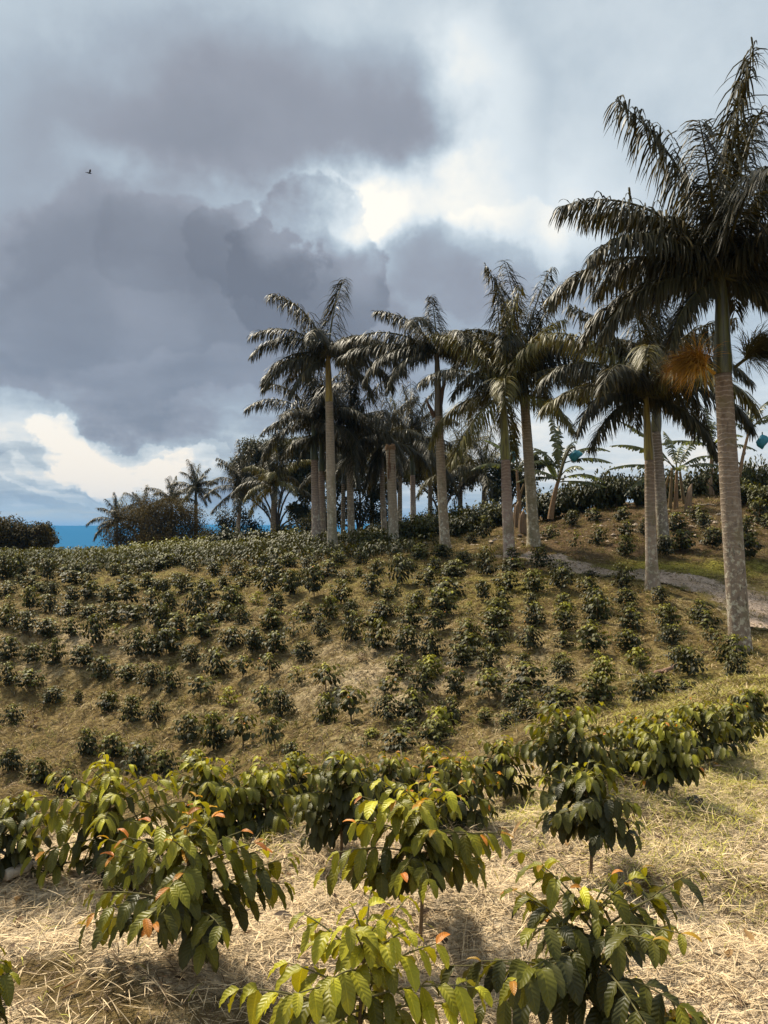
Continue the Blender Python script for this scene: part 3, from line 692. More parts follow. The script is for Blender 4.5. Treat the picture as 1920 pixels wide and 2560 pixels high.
palm('stout palm with dark spotted flared foot leaning away behind the pinkish ringed one',(1336,1368),27.2,(1311,1000),(1304,915),.36,3.3,
     [(100,86,10,3.9),(150,80,22,4.0),(35,66,26,3.9),(300,76,30,3.4),(20,48,70,3.2),(170,55,80,3.2),(0,30,90,3.1),(340,45,95,3.1),(300,40,100,3.1),(250,45,100,3.1),(200,30,95,3.1),(90,40,90,3.1),(60,20,85,3.),(10,5,70,2.9),(190,5,70,2.9),(320,10,80,2.9)],flare=1.7,tone=(.29,.24,.16),shaftc=(.10,.09,.03),seed=5,detail=64)
P6=palm('leaning palm with worn brown neck on the brow of the slope',(1113,1360),28.0,(1097,1040),(1092,880),.32,3.3,
     [(95,80,30,2.7),(165,62,60,3.0),(178,38,72,3.6),(185,20,55,3.6),(200,10,80,3.2),(30,55,80,3.0),(10,35,85,3.2),(350,10,80,3.0),(250,50,100,3.0),(290,35,100,3.0),(70,40,85,3.),(130,45,80,3.),(215,-5,70,2.9)],flare=1.3,tone=(.29,.23,.16),shaftc=(.10,.075,.035),seed=6,detail=62)
gq=Geo(); gq.add(*tube(P6[2]+np.array([[-.14,0,-.05],[-.22,0,.12],[-.36,0,.40],[-.46,0,.62]]),[.07,.075,.05,.012],7,(.085,.05,.03))); gq.add(*tube(P6[2]+np.array([[.05,-.03,.1],[.13,-.03,.9],[.2,0,1.2],[.26,0,1.35]]),[.05,.07,.06,.02],7,(.085,.05,.03))); obj('dead_sheath',gq.make('dead_sheath',M_DRY),P6[0])
P7=palm('tall smooth grey palm with golden crownshaft and white lichen foot amid the clump',(831,1358),30.0,(823,1005),(820,885),.34,3.4,
     [(70,80,38,4.0),(165,70,58,3.9),(178,48,80,3.3),(190,38,95,3.2),(185,12,85,3.0),(205,0,70,3.0),(12,40,85,3.2),(0,22,85,3.3),(350,5,80,3.1),(335,-20,55,2.8),(260,45,110,3.0),(300,30,105,3.0),(90,45,90,3.0),(130,20,80,3.0),(45,50,85,3.1),(225,-25,45,2.6)],flare=1.25,tone=(.33,.28,.21),shaftc=(.26,.19,.03),seed=7,detail=62)
palm('greyish palm with dark green crownshaft tucked behind the golden shafted one',(792,1350),33.5,(786,1150),(784,1050),.33,3.4,None,14,tone=(.27,.21,.17),shaftc=(.055,.07,.02),seed=8,detail=52)
palm('short palm with a pale ring under its green shaft between two taller trunks',(808,1352),35.0,(804,1178),(803,1085),.29,3.2,None,12,tone=(.26,.20,.16),shaftc=(.06,.075,.02),seed=9,detail=50,flare=1.3)
palm('plain trunked palm with dark neck on the shaded side of the golden shafted one',(880,1357),34.5,(874,1130),(873,1065),.30,3.5,None,16,tone=(.26,.21,.15),shaftc=(.05,.045,.02),seed=10,detail=54,flare=1.3)
palm('spear topped palm with lilac ringed trunk deeper in the grove',(1034,1300),40.0,(1032,1188),(1029,1105),.27,3.2,[(90,88,5,3.2)]+[(i*137.5,e,d,3.2) for i,(e,d) in enumerate(GEN[1:])],tone=(.33,.26,.22),shaftc=(.06,.075,.02),seed=11,detail=50,flare=1.15)
palm('thin palm wrapped in hanging dead fronds next to the broken trunk',(963,1358),36.0,(955,1170),(952,1105),.24,2.9,[(i*137.5,e,d,2.8) for i,(e,d) in enumerate(GEN[3:])]+[(200,-62,20,2.3),(250,-66,16,2.2),(20,-60,20,2.2),(120,-64,20,2.2)],tone=(.24,.19,.14),shaftc=(.10,.07,.035),seed=12,detail=46,flare=1.3)
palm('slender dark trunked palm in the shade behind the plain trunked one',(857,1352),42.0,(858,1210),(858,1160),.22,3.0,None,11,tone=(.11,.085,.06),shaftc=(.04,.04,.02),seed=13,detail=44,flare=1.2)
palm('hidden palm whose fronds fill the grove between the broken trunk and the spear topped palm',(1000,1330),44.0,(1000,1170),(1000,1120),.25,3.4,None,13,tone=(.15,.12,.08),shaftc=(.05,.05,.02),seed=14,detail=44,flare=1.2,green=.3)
# broken trunk without a crown
def broken():
    Y=31.0; b=point(986,1374,Y); t=point(976,1120,Y)-b
    root=empty('palm_stub',b); tag(root,'bare palm trunk snapped off at the top with jagged brown rim','dead palm')
    u=np.linspace(0,1,26); P=np.stack([t[0]*u,0*u,-.1+(t[2]+.1)*u],-1)
    r=.185*(1+.45*np.exp(-u*t[2]/.4)-.05*u)
    g=Geo(); g.add(*tube(P,r,20,(.30,.25,.18),cap=False)); obj('trunk',g.make('trunk',M_TRUNK),root)
    g=Geo(); rg=np.random.default_rng(2)
    for k in range(16):
        a=k/16*6.283; h=rg.uniform(.02,.22); c=np.array([math.cos(a),math.sin(a),0])*.17
        g.add(*tube([t+c-[0,0,.08],t+c+[0,0,h*.6],t+c*.9+[0,0,h]],[.036,.03,.008],5,(.17,.10,.05)))
    for k in range(6):
        a=rg.uniform(3.6,5.8); z=rg.uniform(.05,1.1); c=t+np.array([math.cos(a)*.182,math.sin(a)*.182,-z])
        g.add(*tube([c+[0,0,.2],c,c-[0,0,.2]],[.012,.03,.012],5,(.14,.07,.035)))
    g.add(*tube([t-[0,0,.12],t-[0,0,.02]],[.165,.16],14,(.08,.05,.03)))
    obj('jagged_rim',g.make('jagged_rim',M_DRY),root)
broken()
FARG='distant palms on the falling ground'
def fpalm(label,base,Y,top,shaft,dia,L,n,seed,green=.2,fr=None,detail=40): palm(label,base,Y,top,shaft,dia,L,fr,n,tone=(.14,.11,.08),shaftc=(.05,.05,.02),seed=seed,detail=detail,flare=1.2,kind='distant_palm',green=green,group=FARG)
fpalm('feather duster palm rising clear above the rounded shrub mound',(489,1350),62.0,(490,1262),(489,1222),.28,2.3,17,21)
fpalm('dark ragged palm standing alone between the shrub mound and the domed tree',(594,1345),52.0,(600,1262),(603,1218),.26,3.0,18,22,green=0)
fpalm('palm with yellowing drooping skirt in front of the domed tree',(683,1345),47.0,(684,1250),(685,1210),.30,2.6,18,23,green=.6)
fpalm('low feathery palm drooping at the valley end of the shrub mound',(292,1372),60.0,(292,1330),(293,1304),.24,2.3,14,24,green=.3)
fpalm('feathery palm poking from the top of the shrub mound',(352,1360),62.0,(355,1308),(357,1282),.24,2.2,14,25,green=.3)
fpalm('palm half sunk in the shrub mound below the feather duster palm',(428,1355),63.0,(428,1285),(430,1255),.24,2.3,14,26,green=.2)
fpalm('shaggy palm with an orange flower sheath behind the leaning palm',(1209,1290),46.0,(1211,1215),(1211,1180),.30,3.3,13,27,green=.5)
fpalm('bushy palm filling the gap behind the leaning palm',(1150,1300),48.0,(1152,1205),(1153,1170),.28,3.5,14,28,green=.6)
fpalm('shadowy palm far back behind the spear topped palm',(930,1330),52.0,(930,1180),(930,1140),.28,3.6,13,29,green=.2)
fpalm('palm with a brown green head behind the broken trunk',(1075,1315),50.0,(1075,1190),(1075,1150),.28,3.4,13,30,green=.5)

# ------------------------------------------------------------------ bananas
def blade(L,e0,droop,seed,torn=True,col=(.060,.075,.018),width=.46):
    rg=np.random.default_rng(seed); n=20; u=np.linspace(0,1,n); el=np.radians(e0-droop*u**1.3)
    C=np.concatenate([[np.zeros(3)],np.cumsum((np.stack([np.cos(el),0*el,np.sin(el)],-1)*(L/(n-1)))[:-1],0)])
    g=Geo(); g.add(*tube(C,np.linspace(.028,.006,n),5,(.16,.16,.05)))
    m=26 if torn else 40; q=np.linspace(.2,.99,m)
    PP=np.stack([np.interp(q,u,C[:,i]) for i in range(3)],-1); T=nrm(np.stack([np.interp(q,u,np.gradient(C[:,i])) for i in range(3)],-1))
    pr=np.sin(np.pi*np.clip((q-.14)/.87,0,1)**.8)**.6
    for sg in (-1,1):
        D=T*.42+sg*np.array([0,1,0])+np.array([0,0,1])*(rg.uniform(-.35,.25,(m,1)) if torn else .25)
        Ls=width*.62*pr*(rg.uniform(.7,1.1,m) if torn else 1)
        W=L*.8/m*(rg.uniform(.75,1.2,m) if torn else 1.35)
        g.add(*leaves(PP,D,Ls,W,np.array(col)*rg.uniform(.75,1.25,(m,1)),.05,rg.uniform(.3,1.9,m) if torn else .25,3,2,.1,shape='band',side=T,seed=seed))
    return g.make('leaf',M_BANANA)
def banana(label,base,Y,tops,leafs,stems=None,seed=0):
    b=point(*base,Y); root=empty('banana_plant',b); tag(root,label,'banana plant','banana plants on the bank')
    rg=np.random.default_rng(seed)
    for k,(tp,r) in enumerate(tops):
        t=point(*tp,Y)-b; u=np.linspace(0,1,10); off=np.array([.25*k*(-1)**k,.1*k,0])
        mid=np.array([t[0]*.3,0,t[2]*.55])
        P=off*(1-u[:,None])+np.stack([2*u*(1-u)*mid[0]+u*u*t[0],0*u,-.1+2*u*(1-u)*(mid[2]+.05)+u*u*(t[2]+.1)],-1)
        g=Geo(); g.add(*tube(P,np.linspace(r,r*.5,10),10,(.23,.145,.08) if k==0 else (.17,.12,.06)))
        obj('stem',g.make('stem',M_DRY),root)
    for i,(tx,ty,az,e,d,L,kind) in enumerate(leafs):
        p=point(tx,ty,Y)-b
        me=blade(L*1.22,e,d,seed*31+i,torn=kind!='y',col=(.060,.070,.020) if kind=='' else (.23,.26,.02) if kind=='y' else (.12,.14,.025))
        o=obj('leaf',me,root); o.location=p; o.rotation_euler=(0,0,R(az))
    return root
def bag(px,py,Y,w,h,label,seed):
    c=point(px,py,Y); rg=np.random.default_rng(seed); o=empty('fruit_bag',c); tag(o,label,'plastic bag','blue plastic bags over the banana fruit')
    n,m=14,18; u=np.linspace(0,1,n); th=np.linspace(0,6.283,m,endpoint=False)
    prof=np.interp(u,[0,.08,.3,.55,.8,1],[.12,.55,1,.95,.55,.06])
    rr=prof[:,None]*(1+.22*np.sin(th*3+u[:,None]*5+seed)+.12*np.sin(th*7+u[:,None]*9))*w/2
    V=np.stack([rr*np.cos(th)+.08*w*np.sin(u*6)[:,None],rr*np.sin(th),np.broadcast_to((h/2-h*u)[:,None],(n,m))],-1)
    i=np.arange(n-1)[:,None]*m; j=np.arange(m)[None]; k=(j+1)%m
    Q=np.stack([i+j,i+k,i+m+k,i+m+j],-1).reshape(-1,4)
    obj('bag',mesh('bag',V.reshape(-1,3),Q,M_BAG),o)
    g=Geo(); g.add(*tube([[0,0,h/2+.12],[0,0,h/2-.02]],[.022,.028],6,(.08,.09,.03))); obj('stalk',g.make('stalk',M_DRY),o)
banana('banana plant with slanting brown stem and one bright unfurled leaf before the dark hedge',(1376,1292),33.0,[((1398,1195),.13)],
  [(1395,1200,75,80,35,2.2,''),(1400,1180,98,78,30,2.3,''),(1400,1185,140,65,60,1.6,''),(1402,1150,10,35,60,1.9,''),(1404,1160,345,20,50,1.7,''),(1396,1205,172,40,60,1.7,''),(1396,1200,185,15,45,1.5,''),(1396,1210,128,62,6,1.15,'y'),(1400,1200,5,25,70,1.7,'m'),(1402,1190,300,40,80,1.2,'m'),(1398,1205,350,5,30,1.6,''),(1402,1170,55,60,60,1.9,'')],seed=1)
g=empty('banana_stalk',point(1398,1196,32.8)); tag(g,'curved dark fruit stalk reaching to the blue bag above the slanting stem','banana stalk')
a=point(1398,1196,32.8); pts=np.array([point(x,y,32.8)-a for x,y in ((1398,1196),(1408,1160),(1424,1122),(1438,1118))]); gg=Geo(); gg.add(*tube(catmull(pts,10),np.linspace(.07,.035,10),6,(.10,.085,.045))); obj('stalk',gg.make('stalk',M_DRY),g)
bag(1438,1140,32.8,.44,.50,'blue plastic bag hanging over the slanting stemmed banana plant',1)
banana('clump of several banana stems beside the grey mossy palm',(1690,1290),32.5,[((1692,1175),.10),((1680,1170),.09),((1700,1180),.09),((1672,1190),.08)],
  [(1690,1172,178,42,55,2.4,''),(1686,1175,170,60,40,2.5,''),(1684,1180,186,18,40,2.3,''),(1690,1180,20,40,55,1.9,''),(1696,1176,5,25,60,1.8,''),(1690,1176,60,60,60,1.7,'m'),(1684,1190,200,5,60,2.2,''),(1692,1170,100,75,40,1.6,''),(1694,1178,30,60,30,2.0,''),(1690,1185,270,40,100,1.2,'m')],seed=2)
banana('banana plant with a broad pale leaf rising over the hedge beside the thickest palm',(1782,1262),35.0,[((1777,1125),.10)],
  [(1776,1120,165,62,40,1.9,'m'),(1777,1110,92,82,20,1.5,''),(1778,1115,20,40,60,1.6,'m'),(1776,1120,200,30,70,1.4,'m'),(1777,1122,345,20,60,1.6,''),(1776,1118,178,22,50,2.0,''),(1777,1115,60,65,50,1.5,''),(1779,1120,300,45,90,1.2,'y')],seed=3)
banana('banana plant arching out behind the thick palm with ragged drooping leaves',(1838,1268),34.0,[((1872,1080),.10)],
  [(1872,1085,20,55,80,1.9,''),(1874,1075,60,70,70,1.8,''),(1870,1085,150,60,100,1.3,''),(1874,1070,350,35,90,1.7,''),(1876,1068,5,70,60,1.6,''),(1872,1085,100,75,50,1.6,'')],seed=4)
bag(1906,1105,33.8,.44,.62,'blue plastic bag dangling from the arching banana plant at the picture edge',2)
banana('banana plant squeezed between the pinkish ringed palm and the stout leaning one',(1300,1300),33.0,[((1292,1175),.10),((1310,1210),.08)],
  [(1292,1170,95,80,30,2.0,''),(1292,1175,150,65,55,1.7,'m'),(1293,1175,30,55,70,1.6,''),(1294,1170,10,30,70,1.6,''),(1292,1180,190,30,70,1.7,''),(1292,1160,120,72,20,1.4,'m'),(1296,1180,340,10,60,1.5,'')],seed=5)
bag(1283,1143,32.6,.30,.46,'blue plastic bag showing between two palm trunks',3)
# cut banana stumps
def stump(px,py,Y,h,r,label,seed,lean=0.0):
    b=point(px,py,Y); o=empty('banana_stump',b); tag(o,label,'tree stump','cut banana stumps')
    g=Geo(); u=np.linspace(0,1,7); rg=np.random.default_rng(seed)
    V,Q,ti,lu=tube(np.stack([lean*u,0*u,-.1+(h+.1)*u],-1),r*(1.1-.25*u),10,(.28,.19,.12),cap=True)
    top=lu[:,0]>.8; V[top,2]+=V[top,0]*1.6
    g.add(V,Q,ti,lu); obj('fibre_core',g.make('fibre_core',M_DRY),o)
    g=Geo()
    for k in range(9):
        a=rg.uniform(0,6.28); c=np.array([math.cos(a)*r*1.08,math.sin(a)*r*1.08,0])
        g.add(*tube([c*1.12-[0,0,.05],c+[lean*.5,0,h*.5],c*.9+[lean,0,h*rg.uniform(.7,1.02)]],[.05,.04,.01],5,(.22,.15,.09)))
    obj('sheath',g.make('sheath',M_DRY),o)
stump(1718,1292,31.5,1.0,.11,'pale pointed banana stump between the stem clump and the thick palm',1,.12)
stump(1778,1250,34.2,.95,.11,'dry fibrous stump under the pale leaved banana plant',2,-.05)
stump(1792,1247,34.4,.65,.09,'short stump at the foot of the pale leaved banana plant',3,.03)
stump(1306,1330,30.0,.75,.10,'squat brown stump beside the stout leaning palm',4)
stump(1292,1315,31.0,.85,.09,'reddish fibrous stump behind the pinkish ringed palm',5)

# ------------------------------------------------------------------ mature coffee shrubs, hedges and trees
def shrub_mesh(seed,fr0,n=900,LL=.17):
    rg=np.random.default_rng(seed); g=Geo(); s=Geo()
    nb=16; P=[];D=[];Ls=[];C=[]
    for k in range(nb):
        a=rg.uniform(0,6.28); el=rg.uniform(.1,1.35); L=rg.uniform(.55,1.0)
        tip=np.array([math.cos(a)*math.cos(el)*.62,math.sin(a)*math.cos(el)*.62,.35+.62*math.sin(el)])*L
        b0=np.array([rg.normal(0,.05),rg.normal(0,.05),rg.uniform(0,.4)])
        s.add(*tube([b0,(b0+tip)/2+[0,0,.06],tip],[.018,.012,.005],4,(.12,.09,.06)))
        m=n//nb; q=rg.uniform(.25,1.05,m)
        pp=b0+(tip-b0)*q[:,None]+rg.normal(0,.085,(m,3)); P.append(pp)
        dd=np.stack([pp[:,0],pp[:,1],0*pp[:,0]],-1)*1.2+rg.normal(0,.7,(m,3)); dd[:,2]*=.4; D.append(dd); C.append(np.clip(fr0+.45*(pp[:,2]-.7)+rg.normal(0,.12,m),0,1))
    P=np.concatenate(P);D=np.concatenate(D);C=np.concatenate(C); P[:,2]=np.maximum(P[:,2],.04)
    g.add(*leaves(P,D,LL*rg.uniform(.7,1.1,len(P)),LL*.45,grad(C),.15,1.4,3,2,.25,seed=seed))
    return s.make('stems',M_WOOD),g.make('foliage',M_SMALL)
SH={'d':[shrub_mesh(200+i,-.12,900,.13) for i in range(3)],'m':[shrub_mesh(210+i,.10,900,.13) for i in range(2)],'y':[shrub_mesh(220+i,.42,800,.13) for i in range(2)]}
SHL={'d':'dark','m':'olive','y':'yellowish'}
cnt={}
def shrub(px,py,Y,w,h,kind,where,i,group):
    b=point(px,py,Y); zt=h1(b[0],b[1]); z=min(b[2],zt) if abs(b[2]-zt)<1.2 else b[2]
    st,fo=SH[kind][i%len(SH[kind])]
    o=empty('coffee_shrub',(b[0],b[1],z-.05),rng.uniform(0,6.28)); o.scale=(w,w,h)
    obj('stems',st,o); obj('foliage',fo,o)
    k=(kind,where); cnt[k]=cnt.get(k,0)+1
    tag(o,'%s mature coffee shrub, %s %s'%(SHL[kind],ordn[cnt[k]-1],where),'coffee shrub',group); return o
g1='mature coffee shrubs in the hedge on the bank'
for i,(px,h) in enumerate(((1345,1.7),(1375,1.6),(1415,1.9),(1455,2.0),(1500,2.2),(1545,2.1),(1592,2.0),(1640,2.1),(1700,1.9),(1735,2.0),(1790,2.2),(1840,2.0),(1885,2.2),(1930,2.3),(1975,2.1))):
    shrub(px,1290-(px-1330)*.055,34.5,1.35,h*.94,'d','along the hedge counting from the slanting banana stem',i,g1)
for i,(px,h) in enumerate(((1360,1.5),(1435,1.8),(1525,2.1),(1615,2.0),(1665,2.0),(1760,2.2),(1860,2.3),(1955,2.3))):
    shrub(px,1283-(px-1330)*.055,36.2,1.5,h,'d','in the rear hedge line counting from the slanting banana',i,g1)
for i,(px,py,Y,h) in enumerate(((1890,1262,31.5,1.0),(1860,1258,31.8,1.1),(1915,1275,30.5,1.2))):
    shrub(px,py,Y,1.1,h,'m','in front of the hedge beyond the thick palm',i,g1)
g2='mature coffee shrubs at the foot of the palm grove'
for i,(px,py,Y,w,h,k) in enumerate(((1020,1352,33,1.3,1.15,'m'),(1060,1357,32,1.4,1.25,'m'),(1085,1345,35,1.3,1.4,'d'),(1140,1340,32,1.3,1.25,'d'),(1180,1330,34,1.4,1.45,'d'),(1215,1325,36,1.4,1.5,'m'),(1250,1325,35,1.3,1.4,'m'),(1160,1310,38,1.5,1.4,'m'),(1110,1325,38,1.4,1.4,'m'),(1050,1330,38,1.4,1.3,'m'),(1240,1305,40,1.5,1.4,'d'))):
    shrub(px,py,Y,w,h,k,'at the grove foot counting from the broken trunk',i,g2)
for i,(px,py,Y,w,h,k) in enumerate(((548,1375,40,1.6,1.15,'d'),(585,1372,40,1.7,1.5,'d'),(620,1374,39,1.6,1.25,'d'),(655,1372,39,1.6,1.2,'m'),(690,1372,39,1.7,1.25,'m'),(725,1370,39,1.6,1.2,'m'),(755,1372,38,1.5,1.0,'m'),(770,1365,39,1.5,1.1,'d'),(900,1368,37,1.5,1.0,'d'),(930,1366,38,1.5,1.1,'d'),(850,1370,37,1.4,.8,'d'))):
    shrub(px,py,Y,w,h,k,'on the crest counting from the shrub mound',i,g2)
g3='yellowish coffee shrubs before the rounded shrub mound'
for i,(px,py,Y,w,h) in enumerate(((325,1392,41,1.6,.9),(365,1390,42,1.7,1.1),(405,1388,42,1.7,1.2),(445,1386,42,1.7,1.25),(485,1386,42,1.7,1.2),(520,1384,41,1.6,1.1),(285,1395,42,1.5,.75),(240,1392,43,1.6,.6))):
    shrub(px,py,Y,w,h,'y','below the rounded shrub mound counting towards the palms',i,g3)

def tree(label,base,Y,blobs,trunk_r,leaf,n,col,name='broadleaf_tree',seed=0,group=None,cat='tree',drop=.6):
    rg=np.random.default_rng(seed); b=point(*base,Y); o=empty(name,b); tag(o,label,cat,group)
    tg=Geo(); cg=Geo(); tot=sum(bl[2]*bl[3] for bl in blobs)
    fork=None
    for (px,py,rx,ry) in blobs:
        c=point(px,py,Y)-b; c[1]+=rg.uniform(-.6,.6)*rx*Y/F; a=rx*Y/F; e=ry*Y/F
        if trunk_r:
            mid=np.array([c[0]*.25,c[1]*.25,c[2]*.5])
            tg.add(*tube(catmull([[0,0,-.2],mid,c-[0,0,e*.3],c+[0,0,e*.2]],14),np.linspace(trunk_r,trunk_r*.15,14),7,(.060,.048,.036)))
            for k in range(5):
                d=rg.normal(0,1,3); d=d/np.linalg.norm(d)*[a,a,e]*.8
                tg.add(*tube([c-[0,0,e*.3],c+d*.5,c+d],[trunk_r*.3,trunk_r*.18,.01],5,(.060,.048,.036)))
        m=int(n*rx*ry/tot); sub=max(8,int(m/38))
        sc=rg.normal(0,1,(sub,3)); sc=sc/np.linalg.norm(sc,axis=1,keepdims=True)*rg.uniform(.35,1.0,(sub,1))
        P=(sc[rg.integers(0,sub,m)]+rg.normal(0,.21,(m,3)))
        k=rg.uniform(.65,1.3,(m,1)); ck=(.75+.5*rg.random(sub))
        P3=P*[a,a,e]+c; P3[:,2]=np.maximum(P3[:,2],.05)
        D=rg.normal(0,1,(m,3))+P*.6
        cg.add(*leaves(P3,D,leaf*rg.uniform(.7,1.2,m),leaf*.5,np.array(col)*k,.1,drop*2,2,2,.2,seed=seed))
    if trunk_r: obj('trunk',tg.make('trunk',M_WOOD),o)
    obj('crown',cg.make('crown',M_TREE),o); return o
tree('broad domed tree with open sky filled crown behind the yellowing palm',(690,1350),56,[(640,1128,42,30),(690,1118,45,28),(738,1122,40,26),(610,1170,32,34),(662,1175,40,32),(760,1165,32,30),(765,1225,28,32),(720,1180,30,24),(610,1225,26,26),(745,1280,30,26),(770,1290,24,28)],.09,.21,26000,(.050,.050,.020),seed=1)
tree('dense dark tree clump standing at the valley edge',(40,1400),50,[(20,1320,50,30),(60,1335,50,28),(-30,1330,50,40),(100,1325,26,20),(30,1365,60,25),(100,1360,30,20)],.16,.22,10000,(.055,.045,.017),seed=2)
tree('small dark tree at the end of the valley edge clump',(128,1395),52,[(120,1322,20,16),(128,1350,18,15),(112,1345,22,22)],.12,.16,2600,(.042,.040,.018),seed=3)
tree('rounded brown green shrub mound beside the distant blue range',(385,1395),58,[(330,1300,55,40),(390,1280,60,44),(450,1285,55,46),(290,1340,40,28),(420,1340,75,36),(350,1355,65,30),(480,1335,42,36),(390,1330,60,40)],.12,.15,30000,(.066,.050,.018),name='shrub_mound',seed=4,cat='shrub')
tree('thin leafy tree behind the spear topped palm',(1105,1320),54,[(1090,1170,40,32),(1130,1155,36,30),(1060,1155,40,34),(1020,1180,40,34),(1170,1180,38,34),(1110,1210,46,34)],.10,.22,11000,(.050,.050,.020),seed=5)
tree('dark understorey tree in the heart of the palm grove',(900,1350),50,[(840,1200,40,50),(900,1190,44,46),(950,1220,44,50),(880,1270,54,34),(960,1290,50,30),(820,1290,34,36)],.10,.20,10000,(.038,.037,.017),seed=6)
tree('leafy tree behind the squeezed banana plant',(1270,1300),45,[(1250,1170,32,34),(1290,1190,34,40),(1320,1230,30,36),(1340,1150,22,24),(1240,1230,32,34)],.10,.20,5500,(.046,.048,.02),seed=7)
tree('dark bushy tree between the ragged palm and the shrub mound',(575,1350),54,[(560,1300,26,34),(600,1300,34,40),(560,1340,40,26),(640,1325,30,30),(530,1335,30,26),(515,1350,30,20),(620,1350,50,22)],.10,.17,6500,(.036,.034,.016),seed=9)
tree('shadowy bushes filling the gap below the domed tree',(745,1350),50,[(720,1335,36,26),(760,1325,34,30),(690,1342,34,20),(785,1310,26,34)],.08,.17,5000,(.036,.036,.016),seed=10)
tree('dark leafy thicket behind the broken trunk at the crest',(1010,1345),47,[(960,1330,40,30),(1020,1320,40,30),(1075,1300,44,34),(1140,1290,44,30),(915,1335,34,26)],.08,.17,6500,(.036,.038,.016),seed=11)
tree('tall shaded tree filling the back of the palm grove',(820,1350),58,[(770,1120,40,34),(820,1090,44,34),(880,1130,44,34),(930,1110,40,34),(980,1150,44,34),(840,1170,50,36),(760,1200,34,34)],.10,.22,13000,(.042,.042,.018),seed=12)
# ------------------------------------------------------------------ fallen wood
def pole(name,a,b,r,label,cat,mat,tint,seed,lift=.02,knots=0):
    pa=hit(*a); pb=hit(*b); n=12; u=np.linspace(0,1,n); rg=np.random.default_rng(seed)
    P=pa[:2]+(pb-pa)[:2]*u[:,None]+rg.normal(0,.008,(n,2)); z=HB(P[:,0],P[:,1])+r*.7+lift
    z=np.linspace(z[0],z[-1],n)*.5+z*.5
    o=empty(name,(pa[0],pa[1],pa[2])); tag(o,label,cat)
    Q=np.concatenate([P,z[:,None]],1)-pa
    g=Geo(); g.add(*tube(np.vstack([Q[:1]-[1e-3,0,0],Q]),np.concatenate([[1e-3],np.linspace(r,r*.65,n)*rg.uniform(.85,1.12,n)]),9,tint)); obj('wood',g.make('wood',mat),o)
    if knots:
        g=Geo()
        for k in range(knots):
            i=rg.integers(2,n-2); d=rg.normal(0,1,3); d[2]=abs(d[2])*.6
            g.add(*tube([Q[i],Q[i]+d*.10,Q[i]+d*.16],[r*.45,r*.3,.004],5,tint))
        obj('twig',g.make('twig',mat),o)
pole('fallen_pole',(1640,1692),(1692,1674),.045,'pale reddish pole lying on the slope in front of the umbrella bushes','pole',M_DRY,(.26,.16,.11),1,knots=2)
pole('fallen_branch',(1572,1708),(1642,1688),.018,'thin grey branch lying beside the reddish pole','branch',M_WOOD,(.27,.21,.15),2,knots=4)
pole('fallen_branch',(1545,1690),(1585,1694),.014,'thin bare stick lying under the reddish pole','branch',M_WOOD,(.22,.16,.11),3,knots=2)
pole('fallen_branch',(1755,1637),(1796,1628),.016,'dark stick on the moss beside the thickest palm','branch',M_WOOD,(.12,.08,.05),4,knots=2)
pole('weathered_log',(18,2232),(128,2203),.026,'pale grey weathered log half buried in straw under the dark rim bush','log',M_DRY,(.42,.37,.30),5,knots=1)
pole('fallen_branch',(1225,1360),(1290,1345),.03,'bleached branch lying on the bank behind the pinkish ringed palm','branch',M_WOOD,(.36,.30,.24),6,knots=3)
pole('fallen_branch',(1745,1265),(1790,1272),.03,'pale wood lying in front of the banana stumps','branch',M_WOOD,(.36,.29,.22),7,knots=2)
# dark dead leaf on the lawn
def dead_leaf(px,py,label,seed,L=.085):
    p=hit(px,py,2); rg=np.random.default_rng(seed); o=empty('dead_leaf',p+[0,0,.03]); tag(o,label,'dead leaf')
    g=Geo(); n=5; a=rg.uniform(0,6.28,n)
    g.add(*leaves(np.zeros((n,3))+[0,0,.03],np.stack([np.cos(a),np.sin(a),.5+0*a],-1),L,L*.5,np.tile([.075,.06,.05],(n,1)),.1,1.2,6,4,.5,.2,seed=seed)); obj('blade',g.make('blade',M_YOUNG),o)
dead_leaf(1735,2025,'dark curled dead leaves lying on the lawn beside the crooked stemmed bush',3)
# bird far up
def bird():
    c=point(223,433,60); o=empty('bird',c,R(40)); tag(o,'small dark bird flying alone under the grey cloud','bird')
    g=Geo(); g.add(*tube([[-.20,0,-.01],[-.15,0,0],[-.02,0,.01],[.10,0,.02],[.15,0,.03],[.18,0,.03]],[.006,.03,.055,.045,.03,.008],8,(.02,.02,.02)))
    g.add(*leaves(np.array([[-.16,0,0]]),np.array([[-1.,0,-.1]]),.14,.09,np.array([[.02,.02,.02]]),0,0,3,2,0,shape='band'))
    obj('body',g.make('body',M_WOOD),o)
    for s in (-1,1):
        g=Geo(); g.add(*leaves(np.array([[.03,s*.03,.02]]),np.array([[-.15,s*.8,.75]]),.36,.15,np.array([[.02,.02,.022]]),0,.5,5,2,0,side=np.array([[1.,0,0]]))); obj('wing',g.make('wing',M_WOOD),o)
bird()

